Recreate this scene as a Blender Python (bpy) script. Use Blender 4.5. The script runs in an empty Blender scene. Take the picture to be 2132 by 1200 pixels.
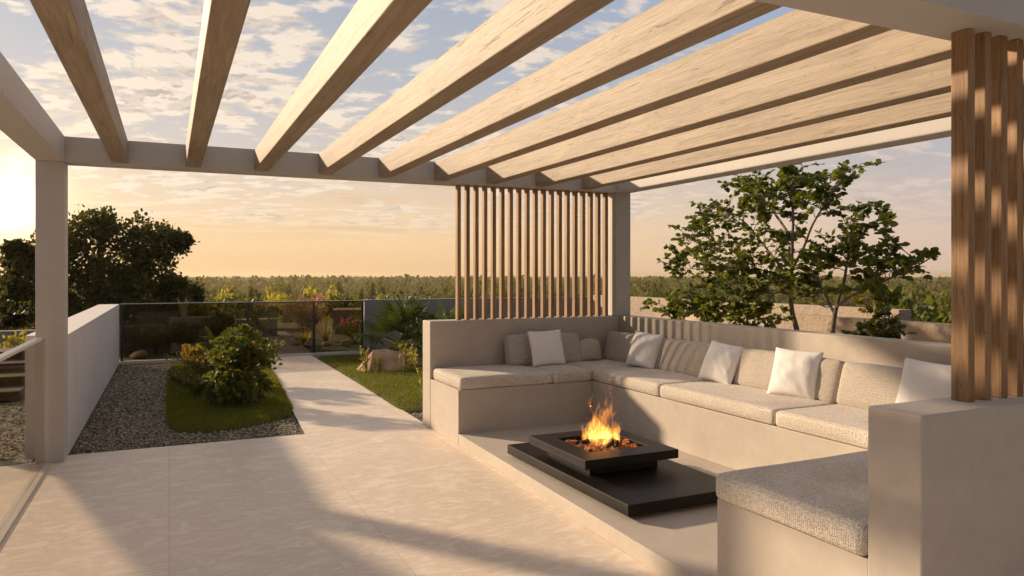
import bpy, bmesh, math, random
import numpy as np
from mathutils import Vector, noise as mnoise

RNG = np.random.default_rng(11)
random.seed(5)
R = math.radians
scene = bpy.context.scene
COL = scene.collection

# ------------------------------------------------------------------ light
SUN_AZ = R(36.0)      # left of +Y
SUN_EL = R(19.0)
SUN_DIR = Vector((-math.sin(SUN_AZ) * math.cos(SUN_EL), math.cos(SUN_AZ) * math.cos(SUN_EL), math.sin(SUN_EL)))

# ------------------------------------------------------------------ node helpers
class NT:
    def __init__(self, tree):
        self.t = tree; self.n = tree.nodes; self.l = tree.links
    def new(self, typ, **kw):
        nd = self.n.new(typ)
        for k, v in kw.items():
            setattr(nd, k, v)
        return nd
    def link(self, a, b):
        self.l.new(a, b)
    def set(self, sock, v):
        if hasattr(v, 'is_output') or isinstance(v, bpy.types.NodeSocket):
            self.l.new(v, sock)
        else:
            sock.default_value = v
    def math(self, op, a, b=0.0, c=0.0, clamp=False):
        nd = self.new('ShaderNodeMath', operation=op, use_clamp=clamp)
        self.set(nd.inputs[0], a); self.set(nd.inputs[1], b); self.set(nd.inputs[2], c)
        return nd.outputs[0]
    def vmath(self, op, a, b=(0, 0, 0), scale=None):
        nd = self.new('ShaderNodeVectorMath', operation=op)
        self.set(nd.inputs[0], a)
        if op != 'SCALE':
            self.set(nd.inputs[1], b)
        if scale is not None:
            self.set(nd.inputs['Scale'], scale)
        return nd.outputs['Value'] if op in ('DOT_PRODUCT', 'LENGTH') else nd.outputs[0]
    def mix(self, fac, a, b, blend='MIX'):
        nd = self.new('ShaderNodeMix', data_type='RGBA', blend_type=blend)
        self.set(nd.inputs[0], fac); self.set(nd.inputs[6], c4(a)); self.set(nd.inputs[7], c4(b))
        return nd.outputs[2]
    def noise(self, vec, scale, detail=4.0, rough=0.55, dist=0.0, lac=2.0):
        nd = self.new('ShaderNodeTexNoise')
        if vec is not None: self.link(vec, nd.inputs['Vector'])
        nd.inputs['Scale'].default_value = scale; nd.inputs['Detail'].default_value = detail
        nd.inputs['Roughness'].default_value = rough; nd.inputs['Distortion'].default_value = dist
        nd.inputs['Lacunarity'].default_value = lac
        return nd.outputs['Fac']
    def ramp(self, fac, stops, interp='LINEAR'):
        nd = self.new('ShaderNodeValToRGB')
        cr = nd.color_ramp; cr.interpolation = interp
        while len(cr.elements) < len(stops):
            cr.elements.new(0.5)
        for e, (p, c) in zip(cr.elements, stops):
            e.position = p; e.color = c4(c)
        self.link(fac, nd.inputs[0])
        return nd.outputs[0]
    def maprange(self, v, a, b, c=0.0, d=1.0, smooth=False):
        nd = self.new('ShaderNodeMapRange', interpolation_type='SMOOTHSTEP' if smooth else 'LINEAR')
        self.set(nd.inputs[0], v)
        for i, x in enumerate((a, b, c, d)):
            nd.inputs[1 + i].default_value = x
        return nd.outputs[0]
    def coord(self, which='Object'):
        return self.new('ShaderNodeTexCoord').outputs[which]
    def mapping(self, vec, scale=(1, 1, 1), loc=(0, 0, 0), rot=(0, 0, 0)):
        nd = self.new('ShaderNodeMapping')
        self.link(vec, nd.inputs[0])
        nd.inputs['Location'].default_value = loc; nd.inputs['Rotation'].default_value = rot; nd.inputs['Scale'].default_value = scale
        return nd.outputs[0]
    def bump(self, h, strength=0.3, dist=0.01, normal=None):
        nd = self.new('ShaderNodeBump')
        nd.inputs['Strength'].default_value = strength; nd.inputs['Distance'].default_value = dist
        self.link(h, nd.inputs['Height'])
        if normal is not None: self.link(normal, nd.inputs['Normal'])
        return nd.outputs[0]

def c4(c):
    if isinstance(c, bpy.types.NodeSocket): return c
    if isinstance(c, (int, float)): return (c, c, c, 1)
    return tuple(c) if len(c) == 4 else (c[0], c[1], c[2], 1.0)

def material(name):
    m = bpy.data.materials.new(name)
    m.use_nodes = True
    nt = NT(m.node_tree)
    for n in list(nt.n): nt.n.remove(n)
    out = nt.new('ShaderNodeOutputMaterial')
    return m, nt, out

def principled(nt, out, **kw):
    b = nt.new('ShaderNodeBsdfPrincipled')
    for k, v in kw.items():
        s = b.inputs[k]
        if isinstance(v, bpy.types.NodeSocket): nt.link(v, s)
        elif s.type == 'RGBA': s.default_value = c4(v)
        else: s.default_value = v
    nt.link(b.outputs[0], out.inputs['Surface'])
    return b

# ------------------------------------------------------------------ materials
def mat_plaster(name, col, var=0.10, bump=0.12, rough=0.75, grain=90.0):
    m, nt, out = material(name)
    v = nt.coord('Object')
    n1 = nt.noise(v, 1.7, 5, 0.6)
    n2 = nt.noise(v, 14.0, 4, 0.6)
    n3 = nt.noise(v, grain, 3, 0.6)
    f = nt.math('ADD', nt.math('MULTIPLY', n1, 0.65), nt.math('MULTIPLY', n2, 0.35))
    lo = tuple(c * (1 - var) for c in col); hi = tuple(min(1, c * (1 + var)) for c in col)
    colr = nt.mix(nt.maprange(f, 0.32, 0.68), lo, hi)
    h = nt.math('ADD', nt.math('MULTIPLY', n3, 0.5), nt.math('MULTIPLY', n2, 0.9))
    principled(nt, out, **{'Base Color': colr, 'Roughness': rough, 'Normal': nt.bump(h, bump, 0.01)})
    return m

def mat_wood(name, light, dark, axis, rough=0.6, gscale=1.0, knots=True, bump=0.2):
    """grain runs along the given axis of the object"""
    m, nt, out = material(name)
    v = nt.coord('Object')
    oi = nt.new('ShaderNodeObjectInfo').outputs['Random']
    off = nt.new('ShaderNodeCombineXYZ')
    for i in range(3): nt.link(nt.math('MULTIPLY', oi, 37.0 + 11 * i), off.inputs[i])
    v = nt.vmath('ADD', v, off.outputs[0])
    sc = [26.0 * gscale] * 3; sc[axis] = 1.1 * gscale
    sc2 = [130.0 * gscale] * 3; sc2[axis] = 4.0 * gscale
    sck = [5.5] * 3; sck[axis] = 2.2
    warp = nt.noise(v, 1.6, 3, 0.5)
    vw = nt.vmath('ADD', nt.mapping(v, tuple(sc)), nt.vmath('SCALE', (1, 1, 1), scale=nt.math('MULTIPLY', warp, 1.8)))
    g1 = nt.noise(vw, 1.0, 5, 0.62, 0.6)
    g2 = nt.noise(nt.mapping(v, tuple(sc2)), 1.0, 3, 0.6)
    big = nt.noise(v, 0.9, 3, 0.5)
    vor = nt.new('ShaderNodeTexVoronoi', feature='F1')
    nt.link(nt.mapping(v, tuple(sck)), vor.inputs['Vector']); vor.inputs['Scale'].default_value = 1.0
    knot = nt.maprange(vor.outputs['Distance'], 0.03, 0.085, 1.0, 0.0, True)
    f = nt.math('ADD', nt.math('ADD', nt.math('MULTIPLY', g1, 0.55), nt.math('MULTIPLY', g2, 0.30)), nt.math('MULTIPLY', big, 0.27))
    col = nt.mix(nt.maprange(f, 0.40, 0.70), light, dark)
    if knots:
        col = nt.mix(nt.math('MULTIPLY', knot, 0.6), col, tuple(c * 0.42 for c in dark))
    # fine dark checks
    scc = [34.0 * gscale] * 3; scc[axis] = 1.7 * gscale
    crack = nt.noise(nt.mapping(vw2 if False else v, tuple(scc)), 1.0, 6, 0.7, 1.0)
    ch = nt.math('MAXIMUM', nt.maprange(g2, 0.62, 0.74, 0.0, 0.40), nt.maprange(crack, 0.625, 0.675, 0.0, 0.70))
    col = nt.mix(ch, col, tuple(c * 0.5 for c in dark))
    pv = nt.new('ShaderNodeTexVoronoi', feature='F1'); scp = [60.0] * 3; scp[axis] = 22.0
    nt.link(nt.mapping(v, tuple(scp)), pv.inputs['Vector']); pv.inputs['Scale'].default_value = 1.0; pv.inputs['Randomness'].default_value = 1.0
    pits = nt.math('MULTIPLY', nt.maprange(pv.outputs['Distance'], 0.10, 0.26, 1.0, 0.0), nt.maprange(nt.noise(v, 7.0, 3), 0.48, 0.62))
    col = nt.mix(nt.math('MULTIPLY', pits, 0.6), col, tuple(c * 0.45 for c in dark))
    hh = nt.math('SUBTRACT', nt.math('ADD', g1, nt.math('MULTIPLY', g2, 0.9)), ch)
    principled(nt, out, **{'Base Color': col, 'Roughness': rough, 'Normal': nt.bump(hh, bump, 0.006)})
    return m

def mat_floor(name):
    m, nt, out = material(name)
    v = nt.coord('Object')
    n0 = nt.noise(v, 0.8, 4, 0.55)
    wv = nt.vmath('ADD', nt.mapping(v, (1.6, 3.8, 1.0)), nt.vmath('SCALE', (1, 1, 0), scale=nt.math('MULTIPLY', n0, 3.0)))
    n1 = nt.noise(wv, 1.0, 8, 0.62, 1.2)
    n2 = nt.noise(nt.mapping(v, (5.0, 10.0, 1.0)), 1.0, 7, 0.70, 1.0)
    n3 = nt.noise(v, 55.0, 3, 0.6)
    f = nt.math('ADD', nt.math('MULTIPLY', n1, 0.62), nt.math('MULTIPLY', n2, 0.48))
    col = nt.ramp(f, [(0.34, (0.87, 0.78, 0.665)), (0.46, (0.82, 0.71, 0.585)), (0.54, (0.70, 0.58, 0.455)), (0.62, (0.82, 0.71, 0.585)), (0.8, (0.88, 0.80, 0.70))])
    # dark pits of the travertine
    pit = nt.maprange(nt.noise(nt.mapping(v, (9.0, 40.0, 1.0)), 1.0, 4, 0.6, 1.0), 0.665, 0.72, 0.0, 0.55)
    col = nt.mix(pit, col, (0.44, 0.32, 0.22))
    # slab joints: x every 1.19, y every 2.46
    sep = nt.new('ShaderNodeSeparateXYZ'); nt.link(v, sep.inputs[0])
    def joint(c, per, off, w):
        a = nt.math('FLOORED_MODULO', nt.math('ADD', c, off), per)
        d = nt.math('ABSOLUTE', nt.math('SUBTRACT', a, per / 2))
        return nt.maprange(d, per / 2 - w, per / 2 - w * 0.4, 0.0, 1.0)
    j = nt.math('MAXIMUM', joint(sep.outputs[0], 1.19, 0.0, 0.0035), joint(sep.outputs[1], 2.46, 0.49, 0.003))
    col = nt.mix(nt.math('MULTIPLY', j, 0.55), col, (0.46, 0.37, 0.29))
    # slight tone change from slab to slab
    ix = nt.math('FLOOR', nt.math('DIVIDE', sep.outputs[0], 1.19)); iy = nt.math('FLOOR', nt.math('DIVIDE', nt.math('ADD', sep.outputs[1], 0.49), 2.46))
    wn = nt.new('ShaderNodeTexWhiteNoise', noise_dimensions='2D')
    cx = nt.new('ShaderNodeCombineXYZ'); nt.link(ix, cx.inputs[0]); nt.link(iy, cx.inputs[1]); nt.link(cx.outputs[0], wn.inputs['Vector'])
    col = nt.mix(1.0, col, nt.ramp(wn.outputs['Value'], [(0, (0.95, 0.95, 0.95)), (1, (1.04, 1.03, 1.02))]), 'MULTIPLY')
    h = nt.math('SUBTRACT', nt.math('ADD', nt.math('MULTIPLY', n2, 0.5), nt.math('MULTIPLY', n3, 0.3)), nt.math('MULTIPLY', j, 1.5))
    rough = nt.maprange(n1, 0.3, 0.7, 0.34, 0.55)
    principled(nt, out, **{'Base Color': col, 'Roughness': rough, 'Normal': nt.bump(h, 0.16, 0.006), 'Specular IOR Level': 0.4})
    return m

def mat_gravel(name, c0, c1, c2, scale=38.0):
    m, nt, out = material(name)
    v = nt.coord('Object')
    wv = nt.vmath('ADD', v, nt.vmath('SCALE', (1, 1, 1), scale=nt.math('MULTIPLY', nt.noise(v, 30, 2), 0.02)))
    vor = nt.new('ShaderNodeTexVoronoi', feature='F1'); nt.link(wv, vor.inputs['Vector']); vor.inputs['Scale'].default_value = scale
    sep = nt.new('ShaderNodeSeparateColor'); nt.link(vor.outputs['Color'], sep.inputs[0])
    col = nt.ramp(sep.outputs[0], [(0, c0), (0.55, c1), (1, c2)])
    edge = nt.maprange(vor.outputs['Distance'], 0.35, 0.75, 0.0, 1.0)
    big = nt.noise(v, 1.2, 4)
    col = nt.mix(nt.math('MULTIPLY', edge, 0.55), col, tuple(c * 0.35 for c in c0))
    col = nt.mix(nt.maprange(big, 0.35, 0.65, 0.0, 0.35), col, c0)
    h = nt.math('SUBTRACT', 1.0, vor.outputs['Distance'])
    principled(nt, out, **{'Base Color': col, 'Roughness': 0.85, 'Normal': nt.bump(h, 1.0, 0.03)})
    return m

def mat_simple(name, col, rough=0.6, metal=0.0, var=0.0, vscale=20, bump=0.0, bscale=60, spec=0.5):
    m, nt, out = material(name)
    v = nt.coord('Object')
    c = c4(col)
    if var:
        n = nt.noise(v, vscale, 4)
        c = nt.mix(nt.maprange(n, 0.3, 0.7), tuple(x * (1 - var) for x in col[:3]), tuple(min(1, x * (1 + var)) for x in col[:3]))
    kw = {'Base Color': c, 'Roughness': rough, 'Metallic': metal, 'Specular IOR Level': spec}
    if bump:
        kw['Normal'] = nt.bump(nt.noise(v, bscale, 4), bump, 0.01)
    principled(nt, out, **kw)
    return m

def mat_leaf(name, ca, cb, trans=0.35, rough=0.45, tcol=None):
    """leaf material: hue varies leaf by leaf (attribute 'tone'), some light passes through the blade"""
    m, nt, out = material(name)
    at = nt.new('ShaderNodeAttribute', attribute_name='tone')
    col = nt.mix(at.outputs['Fac'], ca, cb)
    b = nt.new('ShaderNodeBsdfPrincipled')
    nt.link(col, b.inputs['Base Color']); b.inputs['Roughness'].default_value = rough
    tr = nt.new('ShaderNodeBsdfTranslucent')
    t = tcol or tuple(min(1, x * k) for x, k in zip(cb, (1.7, 1.55, 0.9)))
    nt.link(nt.mix(at.outputs['Fac'], tuple(x * 0.7 for x in t), t), tr.inputs['Color'])
    mx = nt.new('ShaderNodeMixShader'); mx.inputs[0].default_value = trans
    nt.link(b.outputs[0], mx.inputs[1]); nt.link(tr.outputs[0], mx.inputs[2])
    nt.link(mx.outputs[0], out.inputs['Surface'])
    return m

def mat_fabric(name, ca, cb, weave=170.0, bump=0.6, rough=0.95, slub=True):
    m, nt, out = material(name)
    v = nt.coord('Object')
    def wave(axis, s):
        w = nt.new('ShaderNodeTexWave', wave_type='BANDS', bands_direction=axis)
        nt.link(v, w.inputs['Vector']); w.inputs['Scale'].default_value = s
        w.inputs['Distortion'].default_value = 5.0; w.inputs['Detail'].default_value = 3.0; w.inputs['Detail Scale'].default_value = 2.2
        return w.outputs['Fac']
    w = nt.math('ADD', nt.math('ADD', wave('X', weave / 6), wave('Y', weave / 6)), wave('Z', weave / 6))
    n1 = nt.noise(v, 120.0, 4, 0.7)
    n2 = nt.noise(nt.mapping(v, (30, 130, 130)), 1.0, 3, 0.6)
    n4 = nt.noise(v, 3.0, 3, 0.5)
    f = nt.math('ADD', nt.math('MULTIPLY', n1, 0.6), nt.math('MULTIPLY', n2, 0.4))
    f = nt.math('ADD', f, nt.math('MULTIPLY', nt.math('SUBTRACT', w, 1.5), 0.07))
    f = nt.math('ADD', f, nt.math('MULTIPLY', nt.math('SUBTRACT', n4, 0.5), 0.12))
    col = nt.mix(nt.maprange(f, 0.38, 0.62), ca, cb)
    h = nt.math('ADD', nt.math('MULTIPLY', w, 0.4), f)
    principled(nt, out, **{'Base Color': col, 'Roughness': rough, 'Normal': nt.bump(h, bump, 0.006), 'Sheen Weight': 0.15, 'Specular IOR Level': 0.2})
    return m

def mat_pillow(name, col):
    m, nt, out = material(name)
    v = nt.coord('Object')
    n = nt.noise(v, 220, 3, 0.6)
    n2 = nt.noise(nt.mapping(v, (5, 9, 6)), 1.0, 3, 0.5, 0.5)
    h = nt.math('ADD', nt.math('MULTIPLY', n, 0.15), n2)
    c = nt.mix(nt.maprange(n, 0.3, 0.7), tuple(x * 0.96 for x in col), col)
    principled(nt, out, **{'Base Color': c, 'Roughness': 0.9, 'Normal': nt.bump(h, 0.25, 0.02), 'Sheen Weight': 0.1, 'Specular IOR Level': 0.2})
    return m

def mat_glass(name, tint, gloss=0.9, rough=0.01):
    """pane glass: straight-through tint plus a fresnel reflection"""
    m, nt, out = material(name)
    tr = nt.new('ShaderNodeBsdfTransparent'); tr.inputs[0].default_value = c4(tint)
    gl = nt.new('ShaderNodeBsdfGlossy'); gl.inputs['Roughness'].default_value = rough
    fr = nt.new('ShaderNodeFresnel'); fr.inputs['IOR'].default_value = 1.5
    mx = nt.new('ShaderNodeMixShader')
    nt.link(nt.math('MULTIPLY', fr.outputs[0], gloss), mx.inputs[0])
    nt.link(tr.outputs[0], mx.inputs[1]); nt.link(gl.outputs[0], mx.inputs[2])
    nt.link(mx.outputs[0], out.inputs['Surface'])
    return m

def mat_stucco(name, col):
    m, nt, out = material(name)
    v = nt.coord('Object')
    n1 = nt.noise(nt.mapping(v, (1, 1, 1.5)), 9.0, 5, 0.6, 1.0)
    n2 = nt.noise(v, 40.0, 4, 0.6)
    n3 = nt.noise(v, 1.2, 4, 0.5)
    f = nt.math('ADD', nt.math('MULTIPLY', n1, 0.4), nt.math('MULTIPLY', n3, 0.6))
    c = nt.mix(nt.maprange(f, 0.35, 0.65), tuple(x * 0.82 for x in col), tuple(x * 1.08 for x in col))
    h = nt.math('ADD', n1, nt.math('MULTIPLY', n2, 0.4))
    principled(nt, out, **{'Base Color': c, 'Roughness': 0.9, 'Normal': nt.bump(h, 0.8, 0.03)})
    return m

def mat_ember_rock(name):
    m, nt, out = material(name)
    v = nt.coord('Object')
    n = nt.noise(v, 38, 4, 0.6)
    oi = nt.new('ShaderNodeObjectInfo').outputs['Random']
    glow = nt.maprange(nt.math('ADD', n, nt.math('MULTIPLY', oi, 0.14)), 0.66, 0.80, 0.0, 1.0)
    b = principled(nt, out, **{'Base Color': nt.mix(n, (0.012, 0.010, 0.009), (0.10, 0.075, 0.06)), 'Roughness': 0.9, 'Normal': nt.bump(nt.noise(v, 90, 4), 0.8, 0.01)})
    b.inputs['Emission Color'].default_value = (1.0, 0.22, 0.03, 1)
    nt.link(nt.math('MULTIPLY', glow, 3.0), b.inputs['Emission Strength'])
    return m

def mat_flame(name):
    """glowing gas: emission inside the tongue, brighter and yellower at its base"""
    m, nt, out = material(name)
    v = nt.coord('Object')
    sep = nt.new('ShaderNodeSeparateXYZ'); nt.link(v, sep.inputs[0])
    z = sep.outputs[2]
    n = nt.noise(nt.mapping(v, (26, 26, 9)), 1.0, 4, 0.6, 1.6)
    dens = nt.maprange(n, 0.46, 0.58, 0.04, 1.0)
    fade = nt.ramp(nt.maprange(z, 0.0, 0.5), [(0.0, (1, 1, 1)), (0.35, (0.55, 0.55, 0.55)), (0.75, (0.26, 0.26, 0.26)), (1.0, (0.06, 0.06, 0.06))])
    em = nt.new('ShaderNodeEmission')
    col = nt.ramp(nt.maprange(z, 0.0, 0.5), [(0.0, (1.0, 0.44, 0.085)), (0.3, (1.0, 0.34, 0.045)), (1.0, (1.0, 0.24, 0.03))])
    nt.link(col, em.inputs['Color'])
    nt.link(nt.math('MULTIPLY', nt.math('MULTIPLY', dens, fade), 28.0), em.inputs['Strength'])
    nt.link(em.outputs[0], out.inputs['Volume'])
    return m

M = {}
M['frame'] = mat_plaster('painted_frame', (0.50, 0.472, 0.44), 0.06, 0.05, 0.6)
M['masonry'] = mat_plaster('sofa_plaster', (0.49, 0.43, 0.365), 0.12, 0.08, 0.7)
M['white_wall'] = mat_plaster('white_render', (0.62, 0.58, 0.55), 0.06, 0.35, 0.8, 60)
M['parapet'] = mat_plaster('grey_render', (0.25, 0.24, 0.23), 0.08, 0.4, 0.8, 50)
M['stucco'] = mat_stucco('combed_stucco', (0.46, 0.36, 0.27))
M['rafter'] = mat_wood('rafter_timber', (0.41, 0.32, 0.222), (0.225, 0.168, 0.11), 1, bump=0.35)
M['slat'] = mat_wood('slat_timber', (0.46, 0.275, 0.13), (0.17, 0.09, 0.038), 2, gscale=1.3)
M['deck_wood'] = mat_wood('step_timber', (0.11, 0.055, 0.03), (0.05, 0.026, 0.015), 0, 0.95)
M['floor'] = mat_floor('travertine')
M['gravel'] = mat_gravel('gravel', (0.12, 0.102, 0.062), (0.27, 0.23, 0.15), (0.42, 0.37, 0.27))
M['gravel_far'] = mat_gravel('gravel_far', (0.16, 0.14, 0.11), (0.28, 0.25, 0.20), (0.40, 0.36, 0.30), 16)
M['stone_bits'] = mat_leaf('gravel_stones', (0.07, 0.06, 0.038), (0.54, 0.475, 0.34), 0.0, 0.85)
M['soil'] = mat_simple('lawn_soil', (0.045, 0.055, 0.018), 0.95, var=0.3, vscale=9, bump=0.5)
M['grass'] = mat_leaf('grass_blades', (0.065, 0.090, 0.005), (0.20, 0.215, 0.014), 0.35, 0.7)
M['garden_ground'] = mat_simple('garden_ground', (0.035, 0.048, 0.012), 0.95, var=0.4, vscale=2.0, bump=0.6, bscale=20)
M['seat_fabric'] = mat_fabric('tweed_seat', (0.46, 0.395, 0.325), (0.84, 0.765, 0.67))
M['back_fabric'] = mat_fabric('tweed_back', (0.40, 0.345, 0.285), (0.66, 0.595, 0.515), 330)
M['white_fabric'] = mat_pillow('white_linen', (0.86, 0.83, 0.80))
M['sand_fabric'] = mat_pillow('sand_linen', (0.52, 0.44, 0.355))
M['black_metal'] = mat_simple('firepit_steel', (0.014, 0.011, 0.009), 0.42, 0.0, 0.2, 3.0, 0.03, 200, 0.13)
M['dark_metal'] = mat_simple('fence_post_metal', (0.008, 0.008, 0.008), 0.4)
M['rail_metal'] = mat_simple('rail_paint', (0.80, 0.76, 0.71), 0.35)
M['smoked_glass'] = mat_glass('smoked_glass', (0.68, 0.62, 0.53), 0.4)
M['clear_glass'] = mat_glass('clear_glass', (0.90, 0.885, 0.86), 0.3)
M['rock'] = mat_simple('boulder_stone', (0.40, 0.255, 0.165), 0.9, var=0.4, vscale=6, bump=0.7, bscale=25)
M['pink_rock'] = mat_simple('garden_stone', (0.34, 0.24, 0.19), 0.9, var=0.3, vscale=8, bump=0.6, bscale=25)
M['ember'] = mat_ember_rock('lava_rock')
M['log'] = mat_simple('charred_wood', (0.022, 0.017, 0.013), 0.9, var=0.5, vscale=18, bump=0.9, bscale=50)
M['flame'] = mat_flame('flame_gas')
M['channel'] = mat_simple('rail_channel', (0.62, 0.53, 0.43), 0.4)
M['bark'] = mat_simple('bark_grey', (0.17, 0.135, 0.105), 0.9, var=0.3, vscale=14, bump=0.6, bscale=60)
M['bark_dark'] = mat_simple('bark_dark', (0.11, 0.085, 0.065), 0.9, var=0.3, vscale=9, bump=0.6, bscale=40)
M['stem'] = mat_simple('green_stem', (0.22, 0.20, 0.05), 0.7, var=0.25, vscale=25)
M['stem_pink'] = mat_simple('pale_stem', (0.16, 0.11, 0.075), 0.8, var=0.2, vscale=25)
M['leaf_ficus'] = mat_leaf('ficus_leaf', (0.024, 0.034, 0.008), (0.095, 0.10, 0.022), 0.34, 0.5)
M['leaf_round'] = mat_leaf('round_leaf', (0.022, 0.040, 0.006), (0.125, 0.155, 0.020), 0.46, 0.5)
M['leaf_yellow'] = mat_leaf('yellow_leaf', (0.13, 0.14, 0.02), (0.30, 0.27, 0.04), 0.45, 0.5)
M['leaf_shrub'] = mat_leaf('shrub_leaf', (0.024, 0.046, 0.008), (0.13, 0.15, 0.022), 0.36, 0.5)
M['leaf_gold'] = mat_leaf('gold_leaf', (0.06, 0.065, 0.012), (0.24, 0.17, 0.030), 0.35, 0.5)
M['leaf_palm'] = mat_leaf('palm_leaf', (0.016, 0.040, 0.008), (0.065, 0.10, 0.018), 0.28, 0.6)
M['leaf_pale'] = mat_leaf('pale_leaf', (0.26, 0.24, 0.14), (0.42, 0.38, 0.22), 0.3, 0.5)
M['leaf_rust'] = mat_leaf('rust_leaf', (0.07, 0.042, 0.012), (0.17, 0.095, 0.022), 0.3, 0.6)
M['leaf_red'] = mat_leaf('red_leaf', (0.07, 0.02, 0.012), (0.16, 0.05, 0.02), 0.3, 0.5)
M['leaf_reed'] = mat_leaf('reed_leaf', (0.20, 0.20, 0.03), (0.38, 0.34, 0.06), 0.4, 0.5)
M['petal_pink'] = mat_leaf('pink_petal', (0.50, 0.09, 0.26), (0.75, 0.25, 0.45), 0.3, 0.6)
M['petal_orange'] = mat_leaf('orange_petal', (0.60, 0.16, 0.03), (0.80, 0.30, 0.08), 0.3, 0.6)
M['forest_a'] = mat_leaf('forest_leaf', (0.014, 0.024, 0.005), (0.175, 0.18, 0.02), 0.28, 0.75)
M['forest_b'] = mat_leaf('bright_forest_leaf', (0.15, 0.165, 0.02), (0.42, 0.38, 0.04), 0.42, 0.7)
M['terrain'] = mat_simple('far_ground', (0.045, 0.055, 0.018), 0.95, var=0.5, vscale=0.02, bump=0.3, bscale=0.1)

# ------------------------------------------------------------------ object helpers
def world_loc(o):
    v = Vector((0, 0, 0))
    while o is not None:
        v += o.location; o = o.parent
    return v

def tag(o, label=None, cat=None, group=None, kind=None):
    if label: o['label'] = label
    if cat: o['category'] = cat
    if group: o['group'] = group
    if kind: o['kind'] = kind
    return o

def empty(name, loc, label, cat, group=None):
    o = bpy.data.objects.new(name, None); COL.objects.link(o)
    o.location = loc; o.empty_display_size = 0.1
    return tag(o, label, cat, group)

def link_mesh(name, me, mat, parent=None, origin=None):
    """mesh data is in world coordinates; it is moved so that the origin lies at the parent's base or at the given point"""
    if parent is not None:
        off = world_loc(parent)
    else:
        if origin is None:
            n = len(me.vertices); a = np.empty(n * 3, np.float32); me.vertices.foreach_get('co', a); a = a.reshape(-1, 3)
            mn, mxx = a.min(0), a.max(0)
            origin = ((mn[0] + mxx[0]) / 2, (mn[1] + mxx[1]) / 2, mn[2])
        off = Vector([float(c) for c in origin])
    me.transform(__import__('mathutils').Matrix.Translation(-off))
    o = bpy.data.objects.new(name, me); COL.objects.link(o)
    if mat is not None: me.materials.append(mat)
    if parent is not None: o.parent = parent
    else: o.location = off
    return o

def np_mesh(name, verts, faces, smooth=False, tone=None):
    """faces: (n,k) int array or list of such arrays; tone: per-vertex float"""
    verts = np.asarray(verts, np.float32)
    if not isinstance(faces, (list, tuple)): faces = [faces]
    faces = [np.asarray(f, np.int32) for f in faces if len(f)]
    loops = np.concatenate([f.ravel() for f in faces])
    sizes = np.concatenate([np.full(len(f), f.shape[1], np.int32) for f in faces])
    starts = np.concatenate([[0], np.cumsum(sizes)[:-1]]).astype(np.int32)
    me = bpy.data.meshes.new(name)
    me.vertices.add(len(verts)); me.vertices.foreach_set('co', verts.ravel())
    me.loops.add(len(loops)); me.loops.foreach_set('vertex_index', loops)
    me.polygons.add(len(sizes)); me.polygons.foreach_set('loop_start', starts); me.polygons.foreach_set('loop_total', sizes)
    if smooth: me.polygons.foreach_set('use_smooth', np.ones(len(sizes), bool))
    if tone is not None:
        at = me.attributes.new('tone', 'FLOAT', 'POINT'); at.data.foreach_set('value', np.asarray(tone, np.float32))
    me.update(calc_edges=True); me.validate()
    return me

class Geo:
    """collects vertices and faces of one mesh"""
    def __init__(self): self.v = []; self.f = {}; self.n = 0; self.t = []
    def add(self, v, f, tone=0.5):
        v = np.asarray(v, float); f = np.asarray(f, int)
        self.v.append(v); self.f.setdefault(f.shape[1], []).append(f + self.n); self.n += len(v)
        self.t.append(np.broadcast_to(np.asarray(tone, float), (len(v),)))
        return self
    def mesh(self, name, smooth=False):
        return np_mesh(name, np.concatenate(self.v), [np.concatenate(x) for x in self.f.values()], smooth, np.concatenate(self.t))
    def build(self, name, mat, parent=None, smooth=False, origin=None):
        return link_mesh(name, self.mesh(name, smooth), mat, parent, origin)

def bm_boxes(boxes, bevel=0.004, seg=2):
    """boxes: list of (x0,x1,y0,y1,z0,z1) or 8-corner lists -> one mesh with softened edges"""
    me_v, me_f = [], []
    bm = bmesh.new()
    for b in boxes:
        if len(b) == 6:
            x0, x1, y0, y1, z0, z1 = b
            c = [(x0, y0, z0), (x1, y0, z0), (x1, y1, z0), (x0, y1, z0), (x0, y0, z1), (x1, y0, z1), (x1, y1, z1), (x0, y1, z1)]
        else: c = b
        vs = [bm.verts.new(p) for p in c]
        for f in ((3, 2, 1, 0), (4, 5, 6, 7), (0, 1, 5, 4), (1, 2, 6, 5), (2, 3, 7, 6), (3, 0, 4, 7)):
            bm.faces.new([vs[i] for i in f])
    if bevel: bmesh.ops.bevel(bm, geom=list(bm.edges), offset=bevel, segments=seg, affect='EDGES', profile=0.5)
    bmesh.ops.recalc_face_normals(bm, faces=list(bm.faces))
    me = bpy.data.meshes.new('m'); bm.to_mesh(me); bm.free()
    return me

def box(name, b, mat, parent=None, bevel=0.004, origin=None):
    me = bm_boxes([b] if not isinstance(b, list) else b, bevel); me.name = name
    return link_mesh(name, me, mat, parent, origin)

def prism(name, outline, z0, z1, mat, parent=None, bevel=0.004):
    """vertical prism over a plan outline"""
    bm = bmesh.new()
    lo = [bm.verts.new((x, y, z0)) for x, y in outline]; hi = [bm.verts.new((x, y, z1)) for x, y in outline]
    n = len(outline)
    bm.faces.new(lo[::-1]); bm.faces.new(hi)
    for i in range(n): bm.faces.new([lo[i], lo[(i + 1) % n], hi[(i + 1) % n], hi[i]])
    bmesh.ops.recalc_face_normals(bm, faces=list(bm.faces))
    if bevel: bmesh.ops.bevel(bm, geom=[e for e in bm.edges if e.calc_face_angle(0) > 0.3], offset=bevel, segments=2, affect='EDGES', profile=0.5)
    me = bpy.data.meshes.new(name); bm.to_mesh(me); bm.free()
    return link_mesh(name, me, mat, parent)

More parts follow.
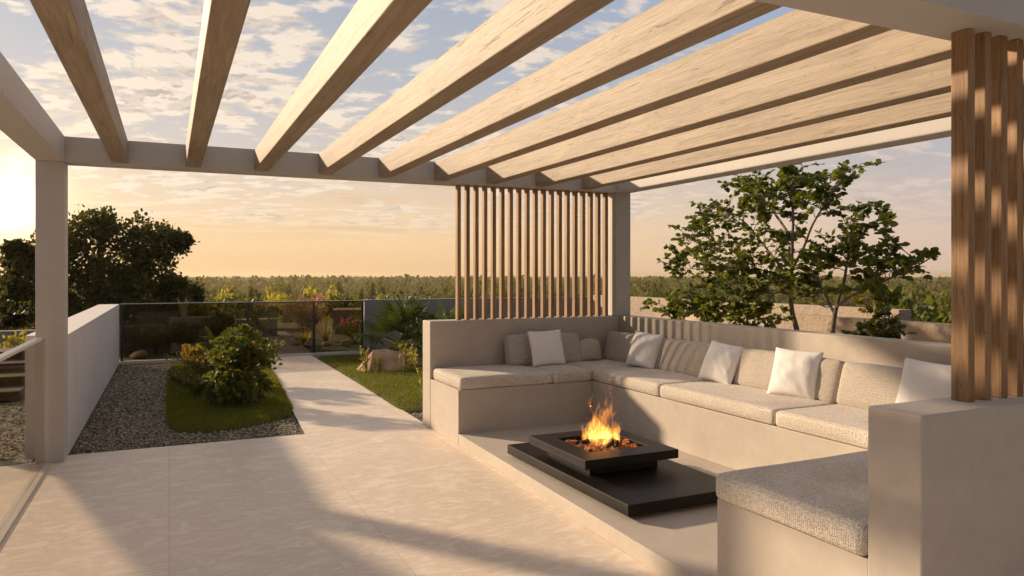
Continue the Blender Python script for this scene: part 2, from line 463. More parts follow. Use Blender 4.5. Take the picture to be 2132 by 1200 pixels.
def sheet(name, outline, z, mat):
    me = np_mesh(name, [(x, y, z) for x, y in outline], np.arange(len(outline)).reshape(1, -1))
    o = link_mesh(name, me, mat, None, (0, 0, z)); o['kind'] = 'structure'
    return o

def unit(a): return a / np.maximum(np.linalg.norm(a, axis=-1, keepdims=True), 1e-9)

def tube(geo, pts, rad, n=7, tone=0.5, cap=True):
    pts = np.asarray(pts, float); k = len(pts)
    rad = np.broadcast_to(np.asarray(rad, float), (k,))
    t = np.gradient(pts, axis=0); t = unit(t)
    ref = np.array([0.31, 0.95, 0.05]) if abs(t[0][1]) < 0.9 else np.array([1.0, 0.1, 0.1])
    rings = []
    for i in range(k):
        a = unit(np.cross(t[i], ref)); b = np.cross(t[i], a)
        ang = np.linspace(0, 2 * np.pi, n, endpoint=False)
        rings.append(pts[i] + rad[i] * (np.cos(ang)[:, None] * a + np.sin(ang)[:, None] * b))
    v = np.concatenate(rings)
    f = [(i * n + j, i * n + (j + 1) % n, (i + 1) * n + (j + 1) % n, (i + 1) * n + j) for i in range(k - 1) for j in range(n)]
    geo.add(v, f, tone)
    return geo

def bez(p0, p1, bend=(0, 0, 0), n=8):
    p0, p1 = np.asarray(p0, float), np.asarray(p1, float)
    m = (p0 + p1) / 2 + np.asarray(bend, float)
    t = np.linspace(0, 1, n)[:, None]
    return (1 - t) ** 2 * p0 + 2 * t * (1 - t) * m + t ** 2 * p1

OVAL = (np.array([(0, 0, 0), (-.22, .14, .03), (-.36, .38, .05), (-.34, .64, .04), (-.18, .88, -.03), (0, 1.0, -.09), (.18, .88, -.03), (.34, .64, .04), (.36, .38, .05), (.22, .14, .03), (0, .5, -.04)]),
        np.array([(i, 10, (i + 1) % 10) for i in range(10)]))
ROUNDISH = (np.array([(0, 0, 0), (-.30, .28, .05), (-.33, .66, .03), (0, 1.0, -.08), (.33, .66, .03), (.30, .28, .05)]), np.array([(0, 3, 1), (1, 3, 2), (0, 5, 3), (5, 4, 3)]))
LANCE = (np.array([(0, 0, 0), (-.20, .45, .05), (0, 1.0, -.12), (.20, .45, .05)]), np.array([(0, 3, 1), (1, 3, 2)]))
DIAM = (np.array([(0, 0, 0), (-.36, .5, .06), (0, 1.0, 0), (.36, .5, .06)]), np.array([(0, 3, 2), (0, 2, 1)]))
SPOON = (np.array([(0, 0, 0), (-.10, .30, .03), (-.24, .68, .05), (-.14, .93, 0), (.14, .93, 0), (.24, .68, .05), (.10, .30, .03), (0, .6, -.05)]),
         np.array([(0, 7, 1), (1, 7, 2), (2, 7, 3), (3, 7, 4), (4, 7, 5), (5, 7, 6), (6, 7, 0)]))

def leaves(geo, pos, direc, size, tmpl=OVAL, up=None, tone=None, roll=0.8, rng=RNG):
    """places one leaf blade at each pos, pointing along direc"""
    pos = np.asarray(pos, float); n = len(pos)
    if n == 0: return geo
    d = unit(np.asarray(direc, float))
    size = np.broadcast_to(np.asarray(size, float), (n,))
    nrm = np.array([0, 0, 1.0]) + roll * rng.normal(size=(n, 3)) if up is None else np.asarray(up, float)
    s = unit(np.cross(d, nrm)); nn = np.cross(s, d)
    tv, tf = tmpl
    v = pos[:, None, :] + size[:, None, None] * (tv[None, :, 0:1] * s[:, None, :] + tv[None, :, 1:2] * d[:, None, :] + tv[None, :, 2:3] * nn[:, None, :])
    f = (np.arange(n)[:, None, None] * len(tv) + tf[None]).reshape(-1, tf.shape[1])
    tone = rng.random(n) if tone is None else np.broadcast_to(np.asarray(tone, float).ravel() if np.ndim(tone) else tone, (n,))
    geo.add(v.reshape(-1, 3), f, np.repeat(np.clip(tone, 0, 1), len(tv)))
    return geo

def ball(n, rng=RNG):
    v = unit(rng.normal(size=(n, 3)))
    return v * rng.random((n, 1)) ** (1 / 3)

def cushion_mesh(L, W, T, r=0.03, puff=0.012, n=(22, 14, 4), seed=0, dome=0.0, axis_bend=0.0):
    """rounded slab cushion, centred in x and y, base at z=0; sides bulge a little"""
    pts, idx, faces = [], {}, []
    nx, ny, nz = n
    def vid(i, j, k):
        key = (i, j, k)
        if key not in idx:
            idx[key] = len(pts); pts.append((i / nx * 2 - 1, j / ny * 2 - 1, k / nz * 2 - 1))
        return idx[key]
    for i in range(nx):
        for j in range(ny):
            faces.append((vid(i, j, 0), vid(i, j + 1, 0), vid(i + 1, j + 1, 0), vid(i + 1, j, 0)))
            faces.append((vid(i, j, nz), vid(i + 1, j, nz), vid(i + 1, j + 1, nz), vid(i, j + 1, nz)))
    for i in range(nx):
        for k in range(nz):
            faces.append((vid(i, 0, k), vid(i + 1, 0, k), vid(i + 1, 0, k + 1), vid(i, 0, k + 1)))
            faces.append((vid(i, ny, k), vid(i, ny, k + 1), vid(i + 1, ny, k + 1), vid(i + 1, ny, k)))
    for j in range(ny):
        for k in range(nz):
            faces.append((vid(0, j, k), vid(0, j, k + 1), vid(0, j + 1, k + 1), vid(0, j + 1, k)))
            faces.append((vid(nx, j, k), vid(nx, j + 1, k), vid(nx, j + 1, k + 1), vid(nx, j, k + 1)))
    p = np.array(pts)
    # pull grid lines towards the edges so that the rounding has vertices
    q = np.sign(p) * (1 - (1 - np.abs(p)) ** 1.7)
    half = np.array([L / 2, W / 2, T / 2])
    q = q * half
    inner = np.clip(q, -(half - r), half - r)
    dlt = q - inner
    ln = np.linalg.norm(dlt, axis=1, keepdims=True)
    lim = np.abs(dlt).max(1, keepdims=True)
    q = inner + np.where(ln > 1e-9, dlt / np.maximum(ln, 1e-9) * lim, 0)
    u, w, h = q[:, 0] / half[0], q[:, 1] / half[1], q[:, 2] / half[2]
    q[:, 2] += np.sign(h) * np.abs(h) * (puff + dome * (h > 0)) * (1 - u ** 4) * (1 - w ** 4)
    q[:, 1] += w * puff * 0.6 * (1 - h ** 2) * (1 - u ** 6)
    q[:, 0] += u * puff * 0.6 * (1 - h ** 2) * (1 - w ** 6)
    for i, c in enumerate(q):
        nv = mnoise.noise_vector(Vector((c[0] * 3.1 + seed * 7.3, c[1] * 3.1, c[2] * 3.1 + seed)))
        q[i] += np.array(nv) * 0.005
    q[:, 2] += T / 2
    return q, np.array(faces)

def frame_to_world(q, o, ux, uy, uz):
    return np.asarray(o) + q[:, 0:1] * np.asarray(ux) + q[:, 1:2] * np.asarray(uy) + q[:, 2:3] * np.asarray(uz)

def pillow_points(s=0.43, t=0.075, h=None, n=26, seed=0, domed=0.0):
    """throw pillow in local (u, v, n): pointed corners, hollow edges, soft creases"""
    h = h or s
    g = np.linspace(-1, 1, n)
    verts, faces = [], []
    for side in (1, -1):
        base = len(verts)
        for b in g:
            for a in g:
                pin = 0.055
                x = a * (1 - pin * (1 - b * b) * abs(a) ** 2)
                y = b * (1 - pin * (1 - a * a) * abs(b) ** 2)
                if domed and b > 0: y -= domed * a * a * b; x *= 1 - 0.12 * b
                z = ((1 - a * a) * (1 - b * b)) ** 0.52
                z = z * (0.9 + 0.25 * (0.2 - b * 0.35))
                e = 1 - max(abs(a), abs(b))
                cr = mnoise.noise(Vector((a * 2.3 + seed * 5.1, b * 2.0, seed * 1.7)))
                cr2 = mnoise.noise(Vector(((a + b) * 3.5 + seed, (a - b) * 1.2, 3.3 + seed)))
                z += (0.10 * cr + 0.07 * cr2) * min(1, e * 4) 
                verts.append((x * s / 2, y * h / 2, side * z * t))
        for j in range(n - 1):
            for i in range(n - 1):
                q = [base + j * n + i, base + j * n + i + 1, base + (j + 1) * n + i + 1, base + (j + 1) * n + i]
                faces.append(q if side == 1 else q[::-1])
    return np.array(verts), np.array(faces)

def weld(me, d=0.0004):
    bm = bmesh.new(); bm.from_mesh(me); bmesh.ops.remove_doubles(bm, verts=list(bm.verts), dist=d); bm.to_mesh(me); bm.free()
    me.polygons.foreach_set('use_smooth', np.ones(len(me.polygons), bool)); me.update()
    return me

def rock_mesh(size, seed, sub=3, rough=0.25, cuts=9):
    """boulder with flat facets: an icosphere cut by planes and roughened"""
    rg = np.random.default_rng(seed)
    bm = bmesh.new(); bmesh.ops.create_icosphere(bm, subdivisions=sub, radius=1.0)
    v = np.array([x.co[:] for x in bm.verts])
    for i in range(len(v)):
        v[i] *= 1 + rough * 0.35 * mnoise.noise(Vector(v[i] * 2.2) + Vector((seed * 3.1, 0, 0)))
    for _ in range(cuts):
        nrm = unit(rg.normal(size=3)); nrm[2] = abs(nrm[2]) * 0.8; nrm = unit(nrm)
        dd = 0.38 + 0.32 * rg.random()
        over = v @ nrm - dd
        v -= np.maximum(over, 0)[:, None] * nrm
    v = v * np.asarray(size) / 2
    f = np.array([[x.index for x in fc.verts] for fc in bm.faces])
    bm.free()
    return v, f

def chiselled(size, seed, n=16):
    """boulder with broad flat facets: the hull of scattered points with worn edges"""
    rg = np.random.default_rng(seed)
    p = unit(rg.normal(size=(n, 3))) * (0.85 + 0.2 * rg.random((n, 1)))
    p[:, 2] = np.where(p[:, 2] < -0.3, -0.3, p[:, 2])
    bm = bmesh.new()
    for q in p * np.asarray(size) / 2: bm.verts.new(q)
    r = bmesh.ops.convex_hull(bm, input=list(bm.verts))
    bmesh.ops.delete(bm, geom=[v for v in bm.verts if not v.link_faces], context='VERTS')
    bmesh.ops.dissolve_limit(bm, angle_limit=0.16, verts=list(bm.verts), edges=list(bm.edges))
    bmesh.ops.bevel(bm, geom=list(bm.edges), offset=0.012 * max(size), segments=2, affect='EDGES', profile=0.5)
    bmesh.ops.triangulate(bm, faces=list(bm.faces))
    bm.verts.ensure_lookup_table(); bm.verts.index_update()
    v = np.array([x.co[:] for x in bm.verts]); f = np.array([[x.index for x in fc.verts] for fc in bm.faces]); bm.free()
    return v, f

# ------------------------------------------------------------------ camera
cam = bpy.data.cameras.new('camera'); cam_o = bpy.data.objects.new('camera', cam); COL.objects.link(cam_o)
cam.sensor_width = 36.0; cam.lens = 1531 / 2132 * 36.0; cam.shift_y = -28 / 2132
cam.clip_start = 0.05; cam.clip_end = 20000
cam_o.location = (0, 0, 1.6); cam_o.rotation_euler = (R(90), 0, -math.atan(714 / 1531))
scene.camera = cam_o

# ------------------------------------------------------------------ ground
sheet('terrace_floor', [(-7, -5), (8.0, -5), (8.0, 7.565), (-0.80, 7.565), (-0.80, 7.56), (-1.13, 7.36), (-7, 7.36)], 0.0, M['floor'])
sheet('garden_path', [(1.235, 7.566), (2.49, 7.566), (2.56, 14.93), (1.68, 14.93)], 0.0, M['floor'])
sheet('gravel_bed', [(-9, 7.3), (9.0, 7.3), (9.0, 15.05), (-9, 15.05)], -0.025, M['gravel'])
sheet('garden_gravel', [(1.86, 15.1), (2.62, 15.1), (3.0, 21.6), (2.45, 21.9)], 0.0, M['gravel_far'])
sheet('gravel_patch', [(0.02, 16.45), (1.3, 16.2), (1.6, 18.9), (0.06, 19.0)], 0.004, M['gravel_far'])

# plateau of the garden falling away to the low wooded country
def terrain():
    nx, ny = 150, 150
    t = np.linspace(-1, 1, nx)
    xs = np.sign(t) * (np.abs(t) ** 3.2) * 3600 + t * 60; ys = np.sign(t) * (np.abs(t) ** 3.2) * 3600 + t * 60
    X, Y = np.meshgrid(xs, ys)
    dx = np.maximum(np.maximum(X - 15.0, -16.0 - X), 0); dy = np.maximum(np.maximum(Y - 27.0, -14.0 - Y), 0)
    d = np.sqrt(dx * dx + dy * dy)
    s = np.clip(d / 26.0, 0, 1); s = s * s * (3 - 2 * s)
    Z = -0.06 - 12.3 * s
    Z += s * 0.9 * np.sin(X * 0.021 + 1.3) * np.cos(Y * 0.017)
    v = np.stack([X, Y, Z], -1).reshape(-1, 3)
    i = np.arange(nx * ny).reshape(ny, nx)
    f = np.stack([i[:-1, :-1], i[:-1, 1:], i[1:, 1:], i[1:, :-1]], -1).reshape(-1, 4)
    return v, f
v, f = terrain()
o = link_mesh('terrain', np_mesh('terrain', v, f, True), M['terrain'], None, (0, 0, 0)); o['kind'] = 'structure'
# garden soil on the plateau
sheet('garden_ground', [(-15, 7.0), (14, 7.0), (14, 26), (-15, 26)], -0.045, M['garden_ground'])

# ------------------------------------------------------------------ pergola
perg = empty('pergola', (2.0, 4.6, 0), 'pale painted pergola with honey coloured timber rafters over the terrace', 'pergola')
ZB, ZT = 2.565, 2.78
box('post', (-1.02, -0.81, 7.30, 7.55, 0, ZB), M['frame'], perg)
box('post', (4.755, 4.955, 7.302, 7.548, 1.117, ZB), M['frame'], perg)
box('edge_beam', (-1.023, 4.958, 7.297, 7.553, ZB, ZT), M['frame'], perg)
box('edge_beam', (-1.023, -0.807, 1.993, 7.295, ZB, ZT), M['frame'], perg)
box('edge_beam', (4.752, 4.958, 1.993, 7.295, ZB, ZT), M['frame'], perg)
box('edge_beam', (-1.023, 5.9, 1.74, 1.99, ZB, ZT), M['frame'], perg)
raf0 = box('rafter', (-0.065, 0.065, 1.992, 7.295, 2.582, 2.772), M['rafter'], perg, 0.006)
# bring the rafter's own origin to its middle so that copies only differ by position
raf0.data.transform(__import__('mathutils').Matrix.Translation((2.0, 0, 0)))
for i in range(9):
    r = raf0 if i == 0 else raf0.copy()
    if i:
        COL.objects.link(r); r.parent = perg
    r.location = (-0.39 + 0.592 * i - 2.0, 0, 0)

# ------------------------------------------------------------------ masonry seat
seat = empty('built_in_bench', (3.6, 4.6, 0), 'U shaped beige plaster bench with raised plinth and low back walls', 'bench')
prism('platform', [(2.467, 6.478), (2.36, 2.94), (2.335, 1.96), (4.79, 1.96), (4.79, 6.478)], 0.0, 0.10, M['masonry'], seat, 0.003)
prism('back_wall', [(2.463, 7.30), (4.797, 7.30), (4.797, 7.55), (2.463, 7.55)], 0, 1.112, M['masonry'], seat, 0.008)
box('back_wall', (4.80, 4.99, 1.985, 7.552, 0, 1.115), M['masonry'], seat, 0.008)
box('end_pier', (2.413, 6.2, 1.745, 1.968, 0, 1.10), M['masonry'], seat, 0.007)
box('seat_base', (2.466, 3.928, 6.48, 7.298, 0, 0.51), M['masonry'], seat)
box('seat_base', (3.93, 4.798, 1.97, 7.299, 0.101, 0.512), M['masonry'], seat)
box('seat_base', (2.42, 3.928, 1.970, 2.825, 0.102, 0.51), M['masonry'], seat)

def lay_cushion(name, x0, x1, y0, y1, z0, T, label, seed, group='seat cushions on the plaster bench', cat='seat cushion', r=0.032):
    L, W = x1 - x0, y1 - y0
    q, fc = cushion_mesh(L, W, T, r, 0.010, (max(10, int(L / .05)), max(10, int(W / .05)), 6), seed)
    q[:, 0] += (x0 + x1) / 2; q[:, 1] += (y0 + y1) / 2; q[:, 2] += z0
    o = link_mesh(name, np_mesh(name, q, fc, True), M['seat_fabric'])
    return tag(o, label, cat, group)

lay_cushion('seat_cushion', 2.485, 3.472, 6.472, 7.28, 0.510, 0.118, 'beige tweed seat cushion at the open far end of the bench, nearest the palm', 1)
lay_cushion('seat_cushion', 3.476, 3.930, 6.472, 7.28, 0.510, 0.118, 'narrow beige tweed seat cushion in front of the small rounded pillow', 2)
lay_cushion('seat_cushion', 3.936, 4.785, 6.466, 7.285, 0.512, 0.118, 'square beige tweed seat cushion in the far corner of the bench', 3)
lay_cushion('seat_cushion', 3.925, 4.785, 5.345, 6.460, 0.512, 0.118, 'long beige tweed seat cushion behind the fire, next to the corner cushion', 4)
lay_cushion('seat_cushion', 3.925, 4.785, 3.985, 5.338, 0.512, 0.118, 'long beige tweed seat cushion in the middle of the run below two white pillows', 5)
lay_cushion('seat_cushion', 3.925, 4.785, 1.985, 3.978, 0.512, 0.118, 'long beige tweed seat cushion partly hidden by the plaster pier', 6)
lay_cushion('seat_cushion', 2.405, 3.918, 1.980, 2.835, 0.510, 0.130, 'thick beige tweed seat cushion close to the camera, beside the plaster pier', 7)

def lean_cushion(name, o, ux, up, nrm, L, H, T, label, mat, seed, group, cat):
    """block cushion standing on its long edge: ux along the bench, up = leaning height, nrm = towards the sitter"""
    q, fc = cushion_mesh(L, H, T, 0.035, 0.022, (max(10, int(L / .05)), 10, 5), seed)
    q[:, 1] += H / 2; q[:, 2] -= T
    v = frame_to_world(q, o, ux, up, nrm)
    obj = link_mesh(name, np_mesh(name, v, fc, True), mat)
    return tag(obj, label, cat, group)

def lean_axes(facing, lean, roll=0.0):
    """facing: horizontal unit vector the front looks to; lean back by the angle"""
    fv = np.array([facing[0], facing[1], 0.0]); z = np.array([0, 0, 1.0])
    up = math.cos(lean) * z - math.sin(lean) * fv
    nrm = math.cos(lean) * fv + math.sin(lean) * z
    ux = np.cross(up, nrm)
    u2 = math.cos(roll) * ux + math.sin(roll) * up; v2 = math.cos(roll) * up - math.sin(roll) * ux
    return u2, v2, nrm

G_BACK = 'back cushions leaning on the bench walls'
ux, up, nrm = lean_axes((-1, 0), R(17))
for (ya, yb, lab, sd) in ((7.235, 6.175, 'tweed back cushion in the far corner, behind the pillow with striped light', 11),
                          (6.165, 5.085, 'tweed back cushion between the two far white pillows of the long run', 12),
                          (5.075, 3.985, 'tweed back cushion behind the largest looking white pillow in the middle', 13),
                          (3.965, 2.80, 'tweed back cushion partly hidden by the timber slats on the pier', 14)):
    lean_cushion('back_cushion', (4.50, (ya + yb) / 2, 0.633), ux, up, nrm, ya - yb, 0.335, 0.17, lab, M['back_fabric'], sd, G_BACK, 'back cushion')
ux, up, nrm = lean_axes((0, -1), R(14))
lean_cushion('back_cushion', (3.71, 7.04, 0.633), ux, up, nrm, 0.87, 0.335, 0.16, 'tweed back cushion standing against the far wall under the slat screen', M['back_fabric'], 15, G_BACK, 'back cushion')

def throw(name, o, facing, lean, roll, s, t, label, mat, seed, h=None, domed=0.0, group='white throw pillows on the bench'):
    q, fc = pillow_points(s, t, h, 26, seed, domed)
    q[:, 1] += (h or s) / 2
    ux, up, nrm = lean_axes(facing, lean, roll)
    me = weld(np_mesh(name, frame_to_world(q, o, ux, up, nrm), fc, True))
    return tag(link_mesh(name, me, mat), label, 'throw pillow', group)

throw('throw_pillow', (3.66, 6.90, 0.632), (0, -1), R(17), R(1.5), 0.405, 0.075, 'white throw pillow against the far wall, below the slat screen', M['white_fabric'], 1, 0.385)
throw('throw_pillow', (4.43, 6.37, 0.632), (-0.96, -0.28), R(20), R(-4), 0.385, 0.08, 'white throw pillow nearest the bench corner on the long run', M['white_fabric'], 2, 0.385)
throw('throw_pillow', (4.43, 5.22, 0.632), (-0.985, -0.17), R(24), R(-6), 0.385, 0.078, 'white throw pillow second from the bench corner on the long run', M['white_fabric'], 3, 0.38)
throw('throw_pillow', (4.43, 4.32, 0.632), (-0.95, -0.30), R(19), R(-2), 0.40, 0.08, 'white throw pillow third from the bench corner, fully in view near the pier', M['white_fabric'], 4, 0.39)
throw('throw_pillow', (4.43, 3.20, 0.632), (-0.97, -0.22), R(20), R(-4), 0.41, 0.08, 'white throw pillow half hidden behind the plaster pier and slats', M['white_fabric'], 5, 0.42)
tag(throw('throw_pillow', (4.27, 7.08, 0.632), (0, -1), R(12), 0, 0.31, 0.075, 'small sand coloured pillow with a rounded top in the bench corner', M['sand_fabric'], 6, 0.265, 0.35), group='small pillow')

# ------------------------------------------------------------------ timber screens
sc1 = empty('slat_screen', (3.77, 7.43, 1.112), 'tall screen of upright timber slats above the far bench wall', 'slat screen')
me = bm_boxes([(-0.0205, 0.0205, -0.032, 0.032, 0, ZB - 1.114)], 0.003); me.name = 'slat'
for i in range(19):
    if i == 0:
        sl = bpy.data.objects.new('slat', me); me.materials.append(M['slat']); s0 = sl
    else: sl = s0.copy()
    COL.objects.link(sl); sl.parent = sc1; sl.location = (2.825 + 0.1033 * i - 3.77, 0, 0.001)
sc2 = empty('slat_screen', (3.4, 1.885, 1.10), 'row of upright timber slats standing on the near plaster pier', 'slat screen')
me2 = bm_boxes([(-0.020, 0.020, -0.036, 0.036, 0, ZB - 1.102)], 0.003); me2.name = 'slat'
for i in range(14):
    if i == 0:
        sl = bpy.data.objects.new('slat', me2); me2.materials.append(M['slat']); s0 = sl
    else: sl = s0.copy()
    COL.objects.link(sl); sl.parent = sc2; sl.location = (2.850 + 0.1035 * i - 3.4, 0, 0.001)

# ------------------------------------------------------------------ fire pit
fp = empty('fire_pit', (2.97, 4.62, 0.10), 'dark steel fire pit with a square burner on a long low slab', 'fire pit')
box('foot', (2.62, 3.34, 3.86, 5.40, 0.1005, 0.128), M['black_metal'], fp, 0.002)
box('slab', (2.525, 3.43, 3.745, 5.505, 0.128, 0.20), M['black_metal'], fp, 0.003)
box('neck', (2.66, 3.235, 4.42, 5.05, 0.2005, 0.275), M['black_metal'], fp, 0.002)
X0, X1, Y0, Y1 = 2.555, 3.335, 4.305, 5.165
x0, x1, y0, y1 = 2.715, 3.20, 4.495, 4.995
def burner():
    z0, z1, zi = 0.275, 0.338, 0.283
    bm = bmesh.new()
    def ring(a, b, c, d, z): return [bm.verts.new(p) for p in ((a, c, z), (b, c, z), (b, d, z), (a, d, z))]
    o0, o1, i1, i0 = ring(X0, X1, Y0, Y1, z0), ring(X0, X1, Y0, Y1, z1), ring(x0, x1, y0, y1, z1), ring(x0, x1, y0, y1, zi)
    bm.faces.new(o0[::-1]); bm.faces.new(i0)
    for A, B in ((o0, o1), (o1, i1), (i1, i0)):
        for k in range(4): bm.faces.new([A[k], A[(k + 1) % 4], B[(k + 1) % 4], B[k]])
    bmesh.ops.recalc_face_normals(bm, faces=list(bm.faces))
    bmesh.ops.bevel(bm, geom=[e for e in bm.edges if e.calc_face_angle(0) > 0.5], offset=0.002, segments=2, affect='EDGES', profile=0.5)
    me = bpy.data.meshes.new('burner'); bm.to_mesh(me); bm.free(); return me
link_mesh('burner', burner(), M['black_metal'], fp)

# lava rocks lying in the burner
rk = []
for s in range(5):
    v, f = rock_mesh((1, 1, 1), 40 + s, 2, 0.8, 6)
    me = np_mesh('lava_rock', v, f, False); me.materials.append(M['ember']); rk.append(me)
k = 0
for gx in range(9):
    for gy in range(9):
        px = x0 + 0.03 + (x1 - x0 - 0.06) * gx / 8 + random.uniform(-.016, .016); py = y0 + 0.03 + (y1 - y0 - 0.06) * gy / 8 + random.uniform(-.016, .016)
        s = random.uniform(0.052, 0.086)
        o = bpy.data.objects.new('lava_rock', rk[k % 5]); COL.objects.link(o); k += 1
        cx, cy = (px - 2.95) / .24, (py - 4.745) / .25
        o.location = (px, py, 0.286 + s * 0.28 + 0.012 * max(0, 1 - cx * cx - cy * cy)); o.scale = (s, s * random.uniform(.8, 1.2), s * random.uniform(.6, .9))
        o.rotation_euler = (random.uniform(-.5, .5), random.uniform(-.5, .5), random.uniform(0, 6.28))
        tag(o, 'small dark glowing lava rock in the bed of the square burner', 'lava rock', 'lava rocks in the burner')
for j, (a, b, lab) in enumerate((((2.80, 4.84, .325), (3.06, 4.66, .345), 'charred log lying across the embers below the flame'), ((2.93, 4.60, .325), (3.10, 4.80, .365), 'short charred log propped up on the other burning log'))):
    g = Geo(); p = bez(a, b, (0.01, 0, 0.012), 9)
    p += RNG.normal(size=p.shape) * 0.003
    tube(g, p, 0.024 * (1 + 0.15 * RNG.normal(size=9)) * np.array([.7, .95, 1, 1, 1, 1, 1, .95, .7]), 9)
    tag(g.build('charred_log', M['log'], None, True), lab, 'log')

# flame: closed wavering tongues of glowing gas
fl = empty('flame', (2.955, 4.74, 0.315), 'orange gas flame rising from the middle of the fire pit', 'flame')
def tongue(bx, by, h, r, sx, sy, ph, flat=0.6):
    g = Geo(); n = 22
    t = np.linspace(0, 1, n)
    cx = bx + sx * t ** 1.3 + 0.030 * np.sin(ph + t * 9.0) * t; cy = by + sy * t ** 1.3 + 0.024 * np.cos(ph * 1.7 + t * 8.0) * t
    z = 0.315 + 1.15 * h * t
    rad = r * (0.62 + 0.55 * np.sin(np.pi * np.minimum(t * 1.5, 1)) ) * (1 - t) ** 0.8 * (1 + 0.34 * np.sin(ph * 3 + t * 15) * t ** .5) + 0.0012
    rad[0] = r * 0.35
    tube(g, np.stack([cx, cy, z], 1), rad, 10)
    return g.build('flame_tongue', M['flame'], fl, True)
rgf = np.random.default_rng(14)
for a in ((2.93, 4.76, .30, .062, .00, .01, .3), (2.985, 4.72, .40, .050, .025, -.02, 1.9), (2.90, 4.79, .33, .046, .01, .02, 3.1), (3.03, 4.69, .25, .042, .02, -.01, 4.4),
          (2.87, 4.82, .17, .040, -.02, .02, 5.2), (2.965, 4.77, .46, .032, .04, .00, 2.5), (3.055, 4.70, .16, .034, .02, .00, .9), (2.955, 4.67, .13, .036, .0, -.01, 3.9),
          (3.01, 4.76, .31, .040, .00, .02, 5.9), (2.89, 4.75, .24, .042, -.02, -.01, 1.2), (2.96, 4.74, .22, .070, .0, .0, 0.0), (2.92, 4.72, .14, .055, .02, -.02, 2.0)):
    tongue(*a)
# loose licks above the tongues
for (x, y, z, r, h) in ((3.01, 4.71, .71, .016, .10), (2.90, 4.80, .60, .014, .09)):
    g = Geo(); t = np.linspace(0, 1, 9)
    tube(g, np.stack([x + 0.012 * np.sin(t * 5 + x * 40), y + 0.008 * np.cos(t * 4), z + h * t], 1), r * np.sin(np.pi * np.clip(t, .03, .97)) ** 0.8, 8)
    g.build('flame_lick', M['flame'], fl, True)

# ------------------------------------------------------------------ garden walls, fences
tag(box('garden_wall', (-1.13, -0.81, 7.552, 14.94, 0, 1.07), M['white_wall'], None, 0.004), 'long white rendered wall running back from the pergola post', 'wall')
gf = empty('glass_fence', (1.4, 15.0, 0), 'smoked glass fence with black posts at the end of the path', 'glass fence')
box('curb', (-1.12, 3.64, 14.945, 15.06, -0.02, 0.035), M['white_wall'], gf, 0.003)
posts = (-0.775, 1.37, 2.625, 3.60)
for px in posts: box('post', (px - 0.022, px + 0.022, 14.985, 15.03, 0.035, 1.045), M['dark_metal'], gf, 0.002)
for a, b in zip(posts[:-1], posts[1:]): box('glass_panel', (a + 0.024, b - 0.024, 15.0, 15.012, 0.037, 1.045), M['smoked_glass'], gf, 0)
box('top_rail', (-0.80, 3.64, 14.985, 15.028, 1.0465, 1.066), M['dark_metal'], gf, 0.003)
box('rail_cap', (-0.80, 3.64, 14.987, 15.026, 1.067, 1.0745), M['rail_metal'], gf, 0.001)
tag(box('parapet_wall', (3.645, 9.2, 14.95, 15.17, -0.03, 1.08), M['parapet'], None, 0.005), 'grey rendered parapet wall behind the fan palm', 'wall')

gr = empty('glass_railing', (-0.96, 5.2, 0), 'clear glass railing with pale handrail in front of the pergola post', 'railing')
box('base_channel', (-0.985, -0.905, 2.2, 7.26, 0.0005, 0.016), M['channel'], gr, 0.002)
box('glass_panel', (-0.956, -0.944, 4.90, 7.26, 0.017, 1.068), M['clear_glass'], gr, 0)
box('glass_panel', (-0.956, -0.944, 2.3, 4.88, 0.017, 1.068), M['clear_glass'], gr, 0)
box('handrail', (-0.975, -0.925, 2.2, 6.98, 1.069, 1.094), M['rail_metal'], gr, 0.004)

# outside the railing
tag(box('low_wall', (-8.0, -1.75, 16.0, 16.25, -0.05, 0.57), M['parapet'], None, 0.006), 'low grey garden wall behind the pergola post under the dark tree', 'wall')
st = empty('timber_steps', (-2.4, 12.3, 0), 'brown timber garden steps seen through the glass railing', 'steps')
for i in range(4):
    box('tread', (-4.2, -1.72, 11.15 + i * 0.62, 11.15 + (i + 1) * 0.62 - 0.004, 0.0, 0.115 * (i + 1)), M['deck_wood'], st, 0.01)
# added sloping panel on two supports, out of view, to shade the terrace floor
sf = empty('shadow_blocker', (-1.68, 6.2, 0), 'added pale sloping panel out of view that casts the foreground floor shadow', 'parapet')
def sl(y, top): return 0.542 + 0.2575 * (8.134 - y) + (0.94 if top else 0)
c = [(-1.75, 8.20, sl(8.20, 0)), (-1.60, 8.20, sl(8.20, 0)), (-1.60, 3.4, sl(3.4, 0)), (-1.75, 3.4, sl(3.4, 0)), (-1.75, 8.20, sl(8.3, 1)), (-1.60, 8.20, sl(8.3, 1)), (-1.60, 3.4, sl(3.4, 1)), (-1.75, 3.4, sl(3.4, 1))]
box('blocker_panel', [c], M['white_wall'], sf, 0.004)
box('pier', (-1.74, -1.61, 8.05, 8.19, 0, sl(8.19, 0) - 0.002), M['white_wall'], sf, 0.004)  # made-up supports that only carry the added shadow panel
box('pier', (-1.74, -1.61, 3.45, 3.60, 0, sl(3.60, 0) - 0.002), M['white_wall'], sf, 0.004)

